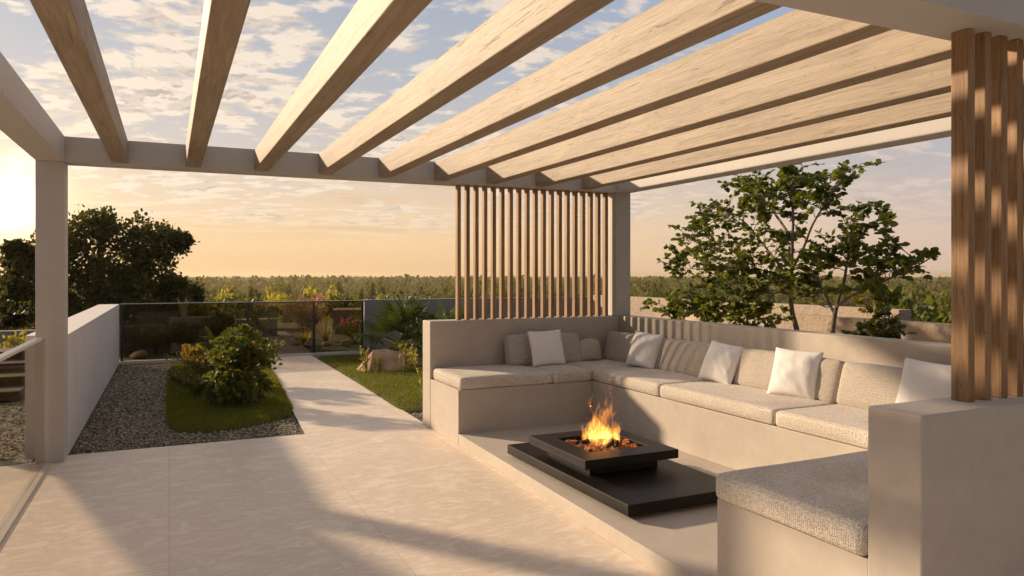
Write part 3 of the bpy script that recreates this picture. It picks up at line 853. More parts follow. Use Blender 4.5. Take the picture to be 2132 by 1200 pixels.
# stucco terrace walls at the right
def wall_strip(name, line, th, z0, z1, mat, label):
    line = np.array(line, float)
    t = np.gradient(line, axis=0); t = unit(t); nrm = np.stack([t[:, 1], -t[:, 0]], 1)
    a = line; b = line + nrm * th
    out = [tuple(p) for p in a] + [tuple(p) for p in b[::-1]]
    return tag(prism(name, out, z0, z1, mat, None, 0.006), label, 'wall')
arc = [(7.63 - 0.33 * (1 - math.cos(t)) , 6.0 - 3.0 * t / 1.2) for t in np.linspace(0.1, 1.2, 8)]
wall_strip('terrace_wall', [(9.0, 6.84), (9.0, 10.0), (9.0, 14.93)], 0.25, -0.05, 1.12, M['stucco'], 'higher combed stucco terrace wall behind the multi stemmed tree')
wall_strip('terrace_wall', arc[::-1] + [(7.63, 6.1), (7.63, 8.2), (7.63, 9.4), (8.0, 10.4)], 0.22, -0.05, 1.06, M['stucco'], 'lower curved combed stucco terrace wall behind the right hand bench wall')
sheet('planter_gravel', [(7.4, 3.2), (9.0, 3.2), (9.0, 11.0), (7.85, 11.0), (7.85, 6.0)], 0.93, M['gravel_far'])

# low walls beyond the glass fence
lw = empty('stepped_wall', (0.1, 19.4, 0), 'low pale garden wall with a higher block seen through smoked glass', 'wall')
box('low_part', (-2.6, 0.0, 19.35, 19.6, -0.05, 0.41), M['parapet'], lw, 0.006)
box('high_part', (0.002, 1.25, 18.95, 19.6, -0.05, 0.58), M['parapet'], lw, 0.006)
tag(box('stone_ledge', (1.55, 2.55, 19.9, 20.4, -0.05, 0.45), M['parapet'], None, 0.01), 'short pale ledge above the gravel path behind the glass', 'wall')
tag(prism('garden_terrace', [(4.1, 20.6), (6.2, 20.0), (6.6, 21.2), (4.4, 21.8)], -0.05, 0.62, M['pink_rock'], None, 0.02), 'flat brown stone terrace behind the pink flowers', 'terrace')

# ------------------------------------------------------------------ lawns and gravel stones
def in_poly(p, poly):
    x, y = p[:, 0], p[:, 1]; r = np.zeros(len(p), bool); n = len(poly)
    for i in range(n):
        (xa, ya), (xb, yb) = poly[i], poly[(i + 1) % n]
        r ^= ((ya > y) != (yb > y)) & (x < (xb - xa) * (y - ya) / (yb - ya + 1e-12) + xa)
    return r

def round_poly(pts, it=3):
    p = np.array(pts, float)
    for _ in range(it):
        q = np.roll(p, -1, 0); p = np.stack([0.75 * p + 0.25 * q, 0.25 * p + 0.75 * q], 1).reshape(-1, 2)
    return p

def lawn(name, outline, label, nblade, hgt=0.055):
    poly = round_poly(outline, 3)
    c = poly.mean(0)
    g = Geo(); rings = []; ts = (1.0, 0.985, 0.95, 0.85, 0.6, 0.3)
    hs = (-0.03, 0.0, 0.018, 0.035, 0.045, 0.05)
    n = len(poly)
    v = np.concatenate([np.column_stack([c + (poly - c) * t, np.full(n, h)]) for t, h in zip(ts, hs)] + [np.array([[c[0], c[1], 0.052]])])
    f = [(k * n + i, k * n + (i + 1) % n, (k + 1) * n + (i + 1) % n, (k + 1) * n + i) for k in range(len(ts) - 1) for i in range(n)]
    tri = [((len(ts) - 1) * n + i, (len(ts) - 1) * n + (i + 1) % n, len(v) - 1) for i in range(n)]
    me = np_mesh(name + '_bed', v, [np.array(f), np.array(tri)], True)
    o = link_mesh(name + '_bed', me, M['soil']); o['kind'] = 'structure'
    mn, mx = poly.min(0), poly.max(0)
    p = mn + RNG.random((nblade * 2, 2)) * (mx - mn); p = p[in_poly(p, c + (poly - c) * 0.995)][:nblade]
    # height on the bed
    pa = np.arctan2(poly[:, 1] - c[1], poly[:, 0] - c[0]); od = np.argsort(pa); rad = np.linalg.norm(poly - c, axis=1)[od]
    rel = np.linalg.norm(p - c, axis=1) / np.interp(np.arctan2(p[:, 1] - c[1], p[:, 0] - c[0]), pa[od], rad, period=2 * np.pi)
    z = np.interp(rel, ts[::-1], hs[::-1]) - 0.004
    m = len(p)
    d = np.column_stack([RNG.normal(size=(m, 2)) * 0.55, np.ones(m)])
    clump = np.array([mnoise.noise(Vector((a * 2.3, b * 2.3, 4.0))) for a, b in p])
    leaves(g := Geo(), np.column_stack([p, z]), d, hgt * (0.45 + 0.55 * RNG.random(m)) * (1 + 0.25 * clump), (np.array([(-.09, 0, 0), (.09, 0, 0), (.0, 1.0, .12)]), np.array([(0, 1, 2)])), tone=np.clip(0.45 + 0.28 * RNG.normal(size=m) + 0.3 * clump, 0, 1))
    o = g.build(name, M['grass'])
    tag(o, label, 'grass', None, 'stuff')

lawn('grass', [(-0.02, 14.5), (-0.03, 11.0), (-0.04, 8.55), (0.12, 8.18), (0.6, 8.10), (1.1, 8.45), (1.33, 8.72), (1.42, 10.2), (1.62, 13.7), (1.45, 14.6), (0.7, 14.75)], 'mounded green lawn beside the path on the gravel bed', 70000)
lawn('grass', [(2.55, 14.5), (2.54, 13.8), (2.52, 11.0), (2.475, 9.0), (2.46, 8.5), (2.50, 8.32), (2.62, 8.22), (3.6, 8.2), (5.2, 8.6), (5.6, 11.5), (4.6, 14.0), (3.2, 14.55)], 'green lawn with a boulder beside the smoked glass fence', 60000)

def gravel_stones():
    g = Geo(); rg = np.random.default_rng(3)
    n = 16000
    p = np.concatenate([np.column_stack([rg.uniform(-.80, 1.6, n), rg.uniform(7.57, 14.9, n) ]), np.column_stack([rg.uniform(2.5, 3.6, 1500), rg.uniform(7.57, 8.5, 1500)]), np.column_stack([rg.uniform(-2.6, -1.15, 2500), rg.uniform(7.38, 11, 2500)]), np.column_stack([rg.uniform(2.58, 4.0, 1200), rg.uniform(14.2, 14.9, 1200)])])
    edge = np.interp(p[:, 1], (7.55, 14.95), (1.22, 1.66))
    keep = ~((p[:, 0] > edge - 0.005) & (p[:, 0] < 2.5 + 0.07 * (p[:, 1] - 7.55) / 7.4)) 
    keep &= ~((p[:, 0] > 0.05) & (p[:, 0] < 1.25) & (p[:, 1] > 8.5) & (p[:, 1] < 14.3))
    keep &= ~((p[:, 0] > 2.4) & (p[:, 0] < 2.48) & (p[:, 1] < 7.6))
    p = p[keep]; n = len(p)
    base = np.array([(1, 0, 0), (-1, 0, 0), (0, 1, 0), (0, -1, 0), (0, 0, 1), (0, 0, -.6)], float)
    fc = np.array([(0, 2, 4), (2, 1, 4), (1, 3, 4), (3, 0, 4), (2, 0, 5), (1, 2, 5), (3, 1, 5), (0, 3, 5)])
    s = rg.uniform(0.010, 0.024, n)
    ang = rg.uniform(0, 6.28, n); ca, sa = np.cos(ang), np.sin(ang)
    b = base[None] * (0.75 + 0.5 * rg.random((n, 6, 1))) * s[:, None, None] * np.stack([np.ones(n), rg.uniform(.5, .9, n), rg.uniform(.4, .7, n)], 1)[:, None, :]
    v = np.stack([b[..., 0] * ca[:, None] - b[..., 1] * sa[:, None], b[..., 0] * sa[:, None] + b[..., 1] * ca[:, None], b[..., 2]], -1)
    v += np.column_stack([p, np.full(n, -0.02)])[:, None, :]
    f = (np.arange(n)[:, None, None] * 6 + fc[None]).reshape(-1, 3)
    g.add(v.reshape(-1, 3), f, np.repeat(rg.random(n) ** 1.3, 6))
    tag(g.build('gravel', M['stone_bits']), 'loose grey brown gravel stones around the lawns', 'gravel', None, 'stuff')
gravel_stones()

# ------------------------------------------------------------------ plants
def crown_leaves(g, centers, radii, nsub, nleaf, size, tmpl, rng, sub_r=0.32, flat=0.8, droop=0.0, updir=0.35):
    """lumps of foliage made of many small sprays with gaps between them"""
    for c, r in zip(centers, radii):
        c = np.array(c, float)
        dirs = unit(rng.normal(size=(nsub, 3)))
        rr = r * (0.45 + 0.6 * rng.random((nsub, 1)))
        sub = c + dirs * rr * np.array([1, 1, flat])
        for s, d in zip(sub, dirs):
            m = int(nleaf * (0.6 + 0.8 * rng.random()))
            off = rng.normal(size=(m, 3)) * r * sub_r * 0.55
            dd = unit(off + d * 0.35 * r * sub_r + 1e-6) + 0.5 * rng.normal(size=(m, 3)) + np.array([0, 0, updir - droop])
            leaves(g, s + off, dd, size * (0.6 + 0.7 * rng.random(m)), tmpl, tone=np.clip(0.5 + 0.25 * rng.normal() + 0.22 * rng.normal(size=m), 0, 1), rng=rng)

def bushy(name, label, cat, loc, w, h, n, size, leaf, bark='bark', tmpl=OVAL, seed=0, group=None, stems=6, spread=1.0, updir=0.5, stem_r=0.010, low=0.15):
    """shrub: forked stems carrying sprays of leaves out to an uneven outline"""
    rng = np.random.default_rng(seed + 100)
    root = empty(name, loc, label, cat, group)
    gs, gl = Geo(), Geo()
    L = np.array(loc, float)
    tips = []
    for i in range(stems):
        a = 6.283 * (i + 0.5 * rng.random()) / stems; rad = w / 2 * (0.35 + 0.6 * rng.random()) * spread
        tip = L + np.array([math.cos(a) * rad, math.sin(a) * rad, h * (0.55 + 0.45 * rng.random())])
        p = bez(L + np.array([0, 0, -0.01]), tip, (0, 0, h * 0.16), 7); tube(gs, p, np.linspace(stem_r, stem_r * 0.35, 7), 5)
        for k in range(4):
            q0 = p[2 + k]; q1 = q0 + rng.normal(size=3) * np.array([w * .22, w * .22, h * .10]) + np.array([0, 0, h * .12])
            q1[2] = max(q1[2], L[2] + 0.03)
            b = bez(q0, q1, (0, 0, 0.02), 5); tube(gs, b, np.linspace(stem_r * .5, stem_r * .2, 5), 4)
            tips += [b[2], b[3], b[4]]
        tips += [p[3], p[4], p[5], p[6]]
    tips = np.array(tips)
    idx = rng.integers(0, len(tips), n)
    pos = tips[idx] + rng.normal(size=(n, 3)) * np.array([w, w, h]) * 0.045
    pos[:, 2] = np.maximum(pos[:, 2], L[2] + low * h * rng.random(n))
    out = pos - (L + np.array([0, 0, h * 0.35])); d = unit(out) + 0.55 * rng.normal(size=(n, 3)) + np.array([0, 0, updir])
    tt = rng.random(len(tips))
    leaves(gl, pos, d, size * (0.55 + 0.7 * rng.random(n)), tmpl, tone=0.55 * tt[idx] + 0.45 * rng.random(n), rng=rng)
    gs.build('stem', M[bark], root, True); gl.build('foliage', M[leaf], root)
    return root

def rosette(geo, c, axis, n, size, tmpl, rng, open_=0.8, tone=None):
    axis = unit(np.array(axis, float)); a = unit(np.cross(axis, [0.3, 0.2, 0.9])); b = np.cross(axis, a)
    ang = np.arange(n) * 2.4; el = np.linspace(0.15, open_ * 1.5, n)
    d = np.cos(el)[:, None] * axis + np.sin(el)[:, None] * (np.cos(ang)[:, None] * a + np.sin(ang)[:, None] * b)
    leaves(geo, np.repeat(np.array([c], float), n, 0), d, size * (0.7 + 0.3 * el / el.max()), tmpl, up=np.repeat(axis[None], n, 0) + 0.05 * rng.normal(size=(n, 3)), tone=(0.5 + 0.25 * rng.normal(size=n)) if tone is None else tone, rng=rng)

def blades(name, label, cat, loc, n, length, width, leaf, seed=0, arch=0.6, group=None, spread=0.05, up=1.0):
    """tuft of arching strap leaves"""
    rng = np.random.default_rng(seed + 300); g = Geo(); L = np.array(loc, float)
    for i in range(n):
        a = rng.random() * 6.283; l = length * (0.6 + 0.5 * rng.random()); out = np.array([math.cos(a), math.sin(a), 0])
        t = np.linspace(0, 1, 7)[:, None]
        lean = 0.25 + 0.75 * rng.random()
        p = L + out * spread * rng.random() + l * (out * lean * arch * t ** 1.2 + np.array([0, 0, up]) * (t - 0.55 * lean * arch * t ** 2.4))
        side = np.cross(out, [0, 0, 1.0]); w = width * np.array([.6, .95, 1, .9, .7, .4, .03])[:, None]
        v = np.concatenate([p - side * w / 2, p + side * w / 2]); k = 7
        g.add(v, [(j, j + 1, k + j + 1, k + j) for j in range(k - 1)], rng.random())
    return tag(g.build(name, M[leaf], None), label, cat, group)

# --- dark broad tree beyond the white wall
def ficus():
    root = empty('broad_tree', (-1.45, 20.4, -0.05), 'dark broad evergreen tree against the sunset behind the white wall', 'tree')
    rng = np.random.default_rng(21); gt, gl = Geo(), Geo()
    base = np.array([-1.45, 20.4, -0.1])
    lumps = []
    for (h, v, r, dy) in FICUS: lumps.append((np.array([h, 20.2 + dy, v]), r))
    for fx, fy, tx, tz in ((-.10, 0, -2.2, 1.9), (.05, .1, -1.5, 2.3), (.12, -.05, -.6, 2.1), (.0, .1, -.2, 1.7), (-.15, .05, -2.9, 1.5)):
        p = bez(base + np.array([fx, fy, 0]), (tx, 20.2 + rng.normal() * .3, tz), ((tx + 1.45) * -.25, 0, .35), 10)
        p += rng.normal(size=p.shape) * 0.02
        tube(gt, p, np.linspace(0.10, 0.025, 10), 7)
    for c, r in lumps:
        st = base + np.array([0.3 * (c[0] + 1.45), 0, max(0.3, (c[2] + .1) * 0.45)])
        tube(gt, bez(st, c, (0, 0, .15), 7), np.linspace(0.035, 0.010, 7), 5)
    crown_leaves(gl, [c for c, r in lumps], [r for c, r in lumps], 38, 36, 0.098, ROUNDISH, rng, 0.36, 0.85)
    gt.build('trunk', M['bark_dark'], root, True); gl.build('crown', M['leaf_ficus'], root)
FICUS = [(-1.886, 2.538, 0.572, 0), (-1.567, 2.8, 0.412, 0.4), (-0.704, 2.492, 0.521, -0.3), (-0.131, 2.346, 0.458, 0.2), (0.254, 2.418, 0.22, 0.3), (-1.078, 1.857, 0.7, 0), (-1.933, 1.623, 0.645, 0.5), (-0.346, 1.743, 0.536, 0.1), (0.085, 1.271, 0.352, -0.4), (0.476, 1.112, 0.269, 0.2), (-2.522, 2.198, 0.517, 0.4), (-3.12, 1.959, 0.336, 0.2), (-2.855, 1.511, 0.447, 0), (-3.183, 0.947, 0.45, 0.3), (-2.448, 0.841, 0.558, -0.2), (-1.587, 0.817, 0.634, 0), (-0.755, 0.929, 0.636, -0.3), (-0.13, 0.73, 0.477, 0), (-3.418, 1.287, 0.28, 0.3), (-3.229, 2.175, 0.166, 0), (-1.207, 1.281, 0.569, -0.4), (-3.368, 0.63, 0.331, 0)]
ficus()

# --- multi stemmed young tree with round leaves behind the bench wall
def branch_tree(name, label, cat, stems, lumps, leaf, bark, size, seed, twigs, per_twig, r0=0.035, group=None, spread_x=0.5, leaf_t=OVAL):
    rng = np.random.default_rng(seed + 500)
    base = np.array(stems[0][0], float)
    root = empty(name, (base[0], base[1], -0.03), label, cat, group)
    gt, gl = Geo(), Geo(); nodes = []
    for st in stems:
        st = np.array(st, float); k = len(st)
        # smooth the drawn stem line
        t = np.linspace(0, k - 1, k * 5); p = np.stack([np.interp(t, np.arange(k), st[:, j]) for j in range(3)], 1)
        for _ in range(3): p[1:-1] = (p[:-2] + 2 * p[1:-1] + p[2:]) / 4
        rr = np.linspace(r0 * (0.55 if st is not stems[0] else 1), 0.007, len(p))
        first = np.linalg.norm(np.array(st[0]) - base) < 0.8
        rr = np.linspace(r0 if first else r0 * 0.5, r0 * 0.17, len(p))
        tube(gt, p, rr, 7); nodes += list(p[len(p) // 3:])
    nodes = np.array(nodes)
    for (c, r, dens) in lumps:
        c = np.array(c, float)
        for _ in range(max(2, int(twigs * dens * (r / 0.4) ** 2))):
            tip = c + ball(1, rng)[0] * r * np.array([1.0 + spread_x, 1, 0.9])
            dist = np.linalg.norm((nodes - tip) * np.array([1, 1, 1.3]), axis=1) + np.maximum(nodes[:, 2] - tip[2] + 0.1, 0) * 1.5
            q = nodes[np.argsort(dist)[rng.integers(0, 4)]]
            ln = np.linalg.norm(tip - q)
            p = bez(q, tip, np.array([0, 0, 0.12 * ln]) + rng.normal(size=3) * 0.06 * ln, 9); p[1:-1] += rng.normal(size=(7, 3)) * 0.008
            tube(gt, p, np.linspace(min(0.009, 0.004 + ln * .006), 0.0022, 9), 4)
            if ln > 0.35: nodes = np.vstack([nodes, p[5:8]])
            m = int(per_twig * (0.7 + 0.6 * rng.random()))
            tt = 1 - rng.random(m) ** 1.4 * min(0.75, 0.5 / max(ln, 0.05)) ; tt[0] = 1
            pos = np.stack([np.interp(tt, np.linspace(0, 1, 9), p[:, j]) for j in range(3)], 1)
            dirv = unit(p[-1] - p[4]); side = unit(np.cross(dirv, [0, 0, 1.0]) + 1e-6) * np.where(rng.random(m) > .5, 1, -1)[:, None]
            d = dirv * 0.7 + side * 0.9 + rng.normal(size=(m, 3)) * 0.35 + np.array([0, 0, -0.15])
            d[0] = dirv
            leaves(gl, pos + unit(d) * 0.012, d, size * (0.55 + 0.6 * rng.random(m)), leaf_t, tone=np.clip(0.5 + 0.3 * rng.normal(size=m), 0, 1), roll=0.75, rng=rng)
    gt.build('trunk', M[bark], root, True); gl.build('crown', M[leaf], root)
    return root
branch_tree('round_leaved_tree', 'tall multi stemmed tree with round leaves behind the long bench wall', 'tree', [[(6.5, 6.217, -0.05), (6.5, 6.217, 0.927), (6.5, 6.317, 1.168), (6.5, 6.339, 1.445), (6.5, 6.317, 1.694), (6.5, 6.303, 1.998), (6.5, 6.289, 2.328), (6.5, 6.375, 2.613), (6.5, 6.486, 2.851)], [(6.5, 6.332, 1.5), (6.6, 6.586, 1.697), (6.7, 6.963, 1.97), (6.7, 7.3, 2.291), (6.8, 7.967, 2.536)], [(6.5, 6.317, 1.666), (6.4, 6.053, 1.878), (6.3, 5.839, 2.13), (6.3, 5.646, 2.372), (6.2, 5.316, 2.63)], [(6.5, 6.332, 1.556), (6.3, 6.471, 1.583), (6.3, 7.031, 1.671), (6.4, 7.98, 1.678)], [(6.5, 6.296, 1.998), (6.7, 6.803, 2.376), (6.8, 7.235, 2.721), (6.8, 7.589, 2.887)]], [((6.5, 6.524, 2.573), 0.339, 1.5), ((6.6, 6.327, 2.725), 0.306, 1.4), ((6.3, 5.773, 2.564), 0.284, 1.3), ((6.7, 7.045, 2.756), 0.271, 1.0), ((6.6, 7.321, 2.843), 0.185, 1.2), ((6.3, 5.522, 2.712), 0.225, 0.7), ((6.2, 5.145, 2.68), 0.143, 0.6), ((6.7, 8.046, 2.506), 0.298, 0.7), ((6.6, 7.638, 2.247), 0.349, 0.8), ((6.7, 8.46, 2.094), 0.274, 0.6), ((6.5, 6.998, 2.384), 0.297, 0.9), ((6.4, 6.651, 1.897), 0.342, 1.0), ((6.4, 7.229, 1.793), 0.333, 1.3), ((6.3, 7.566, 1.55), 0.28, 1.2), ((6.4, 8.398, 1.681), 0.168, 0.7), ((6.4, 5.736, 2.385), 0.232, 0.9), ((6.2, 6.836, 1.439), 0.288, 1.2), ((6.1, 7.511, 1.336), 0.245, 0.9), ((6.6, 6.473, 2.177), 0.283, 0.8), ((6.5, 8.313, 1.815), 0.269, 0.7), ((6.4, 7.591, 1.926), 0.313, 0.8), ((6.3, 6.783, 1.669), 0.259, 1.0), ((6.3, 6.397, 1.501), 0.221, 1.1), ((6.6, 8.229, 2.283), 0.234, 0.6), ((6.6, 7.365, 2.601), 0.247, 0.7)], 'leaf_round', 'bark', 0.076, 1, 34, 16, 0.036)
branch_tree('round_leaved_tree', 'thinner forked tree right of the tall one, reaching toward the slatted pier', 'tree', [[(6.4, 5.66, -0.05), (6.4, 5.66, 0.945), (6.4, 5.622, 1.177), (6.4, 5.579, 1.331), (6.4, 5.506, 1.51), (6.4, 5.458, 1.76), (6.4, 5.428, 2.058), (6.4, 5.311, 2.297)], [(6.4, 5.629, 1.177), (6.5, 5.812, 1.349), (6.5, 5.923, 1.505), (6.5, 5.957, 1.69), (6.5, 5.825, 1.873)], [(6.4, 5.598, 1.255), (6.3, 5.373, 1.364), (6.3, 5.007, 1.515), (6.2, 4.574, 1.653), (6.2, 4.341, 1.78)]], [((6.3, 5.172, 2.234), 0.24, 1.1), ((6.2, 4.823, 2.066), 0.183, 0.8), ((6.4, 5.488, 1.961), 0.251, 1.0), ((6.5, 6.024, 1.664), 0.241, 1.4), ((6.4, 5.736, 1.817), 0.258, 1.2), ((6.3, 5.172, 1.802), 0.24, 1.0), ((6.2, 4.823, 1.792), 0.205, 1.0), ((6.0, 4.427, 1.651), 0.171, 1.0), ((6.0, 4.222, 1.775), 0.091, 0.9), ((6.1, 4.596, 1.917), 0.123, 0.6), ((6.2, 5.201, 1.514), 0.216, 1.0), ((6.5, 6.092, 1.449), 0.216, 1.3), ((6.1, 4.746, 1.564), 0.18, 1.1)], 'leaf_round', 'bark', 0.076, 2, 34, 16, 0.030)
branch_tree('low_leafy_bush', 'dark low bush leaning over the bench wall near the far pergola post', 'shrub', [[(6.0, 6.46, -0.05), (6.0, 6.309, 0.91), (6.0, 6.616, 1.082), (6.0, 7.117, 1.142), (6.0, 7.873, 1.17)], [(6.0, 6.576, 1.067), (6.0, 6.777, 1.215), (6.0, 7.205, 1.257)]], [((6.0, 7.873, 1.139), 0.177, 1.4), ((6.0, 8.465, 1.18), 0.093, 1.0), ((6.0, 7.388, 1.16), 0.181, 1.8), ((6.0, 6.944, 1.208), 0.173, 1.8), ((6.0, 6.616, 1.137), 0.156, 1.6), ((5.9, 6.132, 1.19), 0.116, 1.3)], 'leaf_round', 'bark', 0.085, 3, 50, 15, 0.022)
branch_tree('low_leafy_bush', 'small forked bush between the dark bush and the tall tree stem', 'shrub', [[(6.2, 6.731, -0.05), (6.2, 6.731, 0.928), (6.2, 6.707, 1.1), (6.2, 6.796, 1.21), (6.2, 6.755, 1.297)], [(6.2, 6.707, 1.089), (6.2, 6.444, 1.169), (6.2, 6.223, 1.233)]], [((6.2, 6.444, 1.07), 0.111, 1.5), ((6.2, 6.295, 0.985), 0.076, 1.4), ((6.2, 6.081, 1.186), 0.117, 1.0), ((6.2, 6.675, 1.243), 0.142, 1.0)], 'leaf_round', 'bark', 0.08, 4, 40, 13, 0.020)
branch_tree('low_leafy_bush', 'yellow green bush rising behind the bench wall near the slatted pier', 'shrub', [[(6.3, 4.98, -0.05), (6.3, 4.98, 0.93), (6.3, 4.964, 1.095), (6.3, 4.927, 1.237)], [(6.3, 4.975, 1.024), (6.3, 5.172, 1.034), (6.3, 5.314, 1.024)], [(6.3, 4.964, 1.048), (6.3, 4.798, 1.06)]], [((6.3, 5.007, 1.045), 0.151, 2.0), ((6.3, 4.798, 1.014), 0.119, 1.6), ((6.3, 5.257, 1.003), 0.087, 1.4), ((6.4, 5.006, 1.207), 0.123, 1.4), ((6.4, 4.952, 1.351), 0.103, 1.0)], 'leaf_round', 'bark', 0.08, 5, 50, 15, 0.022)
branch_tree('garden_sapling', 'yellow green sapling above the stucco walls, right of the tall trees', 'tree', [[(7.9, 6.279, -0.05), (7.9, 6.279, 1.081), (7.9, 6.333, 1.226), (7.9, 6.416, 1.373)], [(7.9, 6.319, 1.197), (7.9, 6.146, 1.35)]], [((7.9, 6.485, 1.311), 0.181, 1.8), ((7.9, 6.279, 1.405), 0.177, 1.5), ((7.9, 6.146, 1.321), 0.116, 1.5), ((7.9, 6.7, 1.256), 0.111, 1.2)], 'leaf_yellow', 'bark', 0.09, 6, 22, 12, 0.022)

# --- plants on the left lawn
def thick_shrub():
    root = empty('succulent_shrub', (0.72, 9.45, 0.045), 'dense rosette leaved shrub on a short forked stem, front of the left lawn', 'shrub')
    rng = np.random.default_rng(77); gs, gl, gf = Geo(), Geo(), Geo(); B = np.array([0.72, 9.45, 0.04])
    hub = B + np.array([0.0, 0, 0.16])
    tube(gs, bez(B - np.array([0, 0, .02]), hub, (.005, 0, 0), 6), np.linspace(.020, .016, 6), 8)
    tube(gs, bez(B + np.array([0, 0, .01]), hub + np.array([-.12, 0, .06]), (-.03, 0, -.02), 6), np.linspace(.014, .010, 6), 6)
    tube(gs, bez(B + np.array([0, 0, .02]), hub + np.array([.12, 0.02, .08]), (.03, 0, -.02), 6), np.linspace(.014, .010, 6), 6)
    for i in range(150):
        d = unit(rng.normal(size=3)); d[2] = abs(d[2]) * 1.0 + (-0.9 if i % 3 == 0 else 0.05)
        tip = B + np.array([0.03, 0, 0.46]) + d * np.array([0.31, 0.30, 0.40]) * (0.45 + 0.68 * rng.random() ** 1.3)
        if i % 5 < 2:
            aa = rng.random() * 6.283; rr = .16 + .20 * rng.random()
            tip = B + np.array([math.cos(aa) * rr, math.sin(aa) * rr, .07 + .26 * rng.random()])
        tip[2] = max(tip[2], B[2] + 0.07)
        p = bez(hub, tip, (0, 0, .05), 6)
        if i % 5 == 0: tube(gs, p, np.linspace(.007, .003, 6), 4)
        rosette(gl, tip, unit(tip - hub) + np.array([0, 0, .35]), rng.integers(9, 14), 0.105 + .045 * rng.random(), SPOON, rng, 0.75 + 0.3 * rng.random(), tone=min(1.0, rng.random() * .9))
    gs.build('stem', M['stem_pink'], root, True); gl.build('foliage', M['leaf_shrub'], root)
    for k, (x, y, z) in enumerate(((0.93, 9.5, .76), (1.0, 9.42, .72), (.70, 9.4, .78), (.60, 9.45, .73), (.86, 9.3, .66), (.78, 9.6, .8))):
        gf = Geo(); tube(gf, bez((x, y, z - .14), (x, y, z), (.01, 0, 0), 5), .003, 4)
        c = np.array([[x, y, z]]); rosette(gf, c[0], (0, 0, 1), 9, 0.035, DIAM, rng, 0.8)
        gf.build('flower', M['petal_orange' if k % 2 == 0 else 'leaf_gold'], root)
thick_shrub()
bushy('golden_shrub', 'low golden leaved shrub on the left lawn beside the rosette shrub', 'shrub', (0.42, 10.9, 0.045), 0.62, 0.52, 950, 0.07, 'leaf_gold', 'bark_dark', LANCE, 3, None, 8, 1.0, 0.8)
bushy('dark_shrub', 'dark small leaved shrub at the path edge, behind the rosette shrub', 'shrub', (1.12, 11.2, 0.045), 0.5, 0.62, 1000, 0.055, 'leaf_shrub', 'bark_dark', OVAL, 4, None, 8)
bushy('green_shrub', 'leafy green shrub filling the middle of the left lawn', 'shrub', (0.85, 11.0, 0.045), 0.8, 0.70, 1300, 0.075, 'leaf_shrub', 'bark_dark', OVAL, 5, None, 9)
bushy('low_red_plant', 'low dark red ground plant at the left lawn edge', 'plant', (0.18, 11.3, 0.045), 0.38, 0.14, 420, 0.05, 'leaf_red', 'bark_dark', LANCE, 6, None, 6)
bushy('low_green_plant', 'low green leafy plant between the golden and rosette shrubs', 'plant', (0.32, 10.2, 0.045), 0.5, 0.24, 420, 0.06, 'leaf_shrub', 'bark_dark', OVAL, 7, None, 6)
def torch_plant(loc, label, seed):
    rng = np.random.default_rng(seed); root = empty('torch_plant', loc, label, 'plant'); gs, gf = Geo(), Geo(); L = np.array(loc)
    for dx in (-.04, .05):
        top = L + np.array([dx, 0, 0.43 + .02 * rng.random()]); tube(gs, bez(L, top, (dx * -.3, 0, 0), 6), np.linspace(.008, .006, 6), 5)
        for k in range(7): leaves(gs, [L + (top - L) * (.2 + .1 * k)], [rng.normal(size=3) + np.array([0, 0, .8])], .06, LANCE, tone=[.5], rng=rng)
        for k in range(4): rosette(gf, top + np.array([0, 0, .02 * k]), (0, 0, 1), 6, .045, LANCE, rng, .5)
    gs.build('stem', M['leaf_shrub'], root); gf.build('flower', M['petal_orange'], root)
torch_plant((0.22, 11.9, 0.04), 'pair of upright stems with orange tips at the back of the left lawn', 8)

def frond_plant(name, label, cat, loc, n, length, leaf, seed, pin=16, pw=0.16, arch=0.75, stem_h=0.0, group=None, up=0.9):
    """cycad or fern: arching fronds with paired leaflets"""
    rng = np.random.default_rng(seed + 900); root = empty(name, loc, label, cat, group); gs, gl = Geo(), Geo(); L = np.array(loc, float)
    top = L + np.array([0, 0, stem_h])
    if stem_h: tube(gs, bez(L, top, (.02, 0, 0), 6), np.linspace(.035, .03, 6), 8)
    for i in range(n):
        a = 2.4 * i + rng.random() * .5; o = np.array([math.cos(a), math.sin(a), 0]); l = length * (.75 + .35 * rng.random()); e = 0.35 + 0.65 * (i / n)
        t = np.linspace(0, 1, 9)[:, None]
        p = top + l * (o * arch * e * t + np.array([0, 0, up * (1.1 - .6 * e)]) * t - np.array([0, 0, .65]) * e * t ** 2.3)
        tube(gs, p, np.linspace(.008, .002, 9), 4)
        tt = np.repeat(np.linspace(.16, .99, pin), 2); pos = np.stack([np.interp(tt, t[:, 0], p[:, j]) for j in range(3)], 1)
        tang = unit(np.stack([np.interp(tt, t[:, 0], np.gradient(p[:, j])) for j in range(3)], 1)); side = unit(np.cross(tang, [0, 0, 1.0])) * np.tile([1, -1], pin)[:, None]
        leaves(gl, pos, tang * .65 + side + np.array([0, 0, .15]), l * pw * np.sin(np.clip(tt * 3.0, .35, 3.05)) ** .6, LANCE, up=np.array([0, 0, 1.0]) + .2 * rng.normal(size=(2 * pin, 3)), tone=np.clip(.5 + .2 * rng.normal() + .15 * rng.normal(size=2 * pin), 0, 1), rng=rng)
    gs.build('stem', M['stem'], root, True); gl.build('foliage', M[leaf], root)
    return root

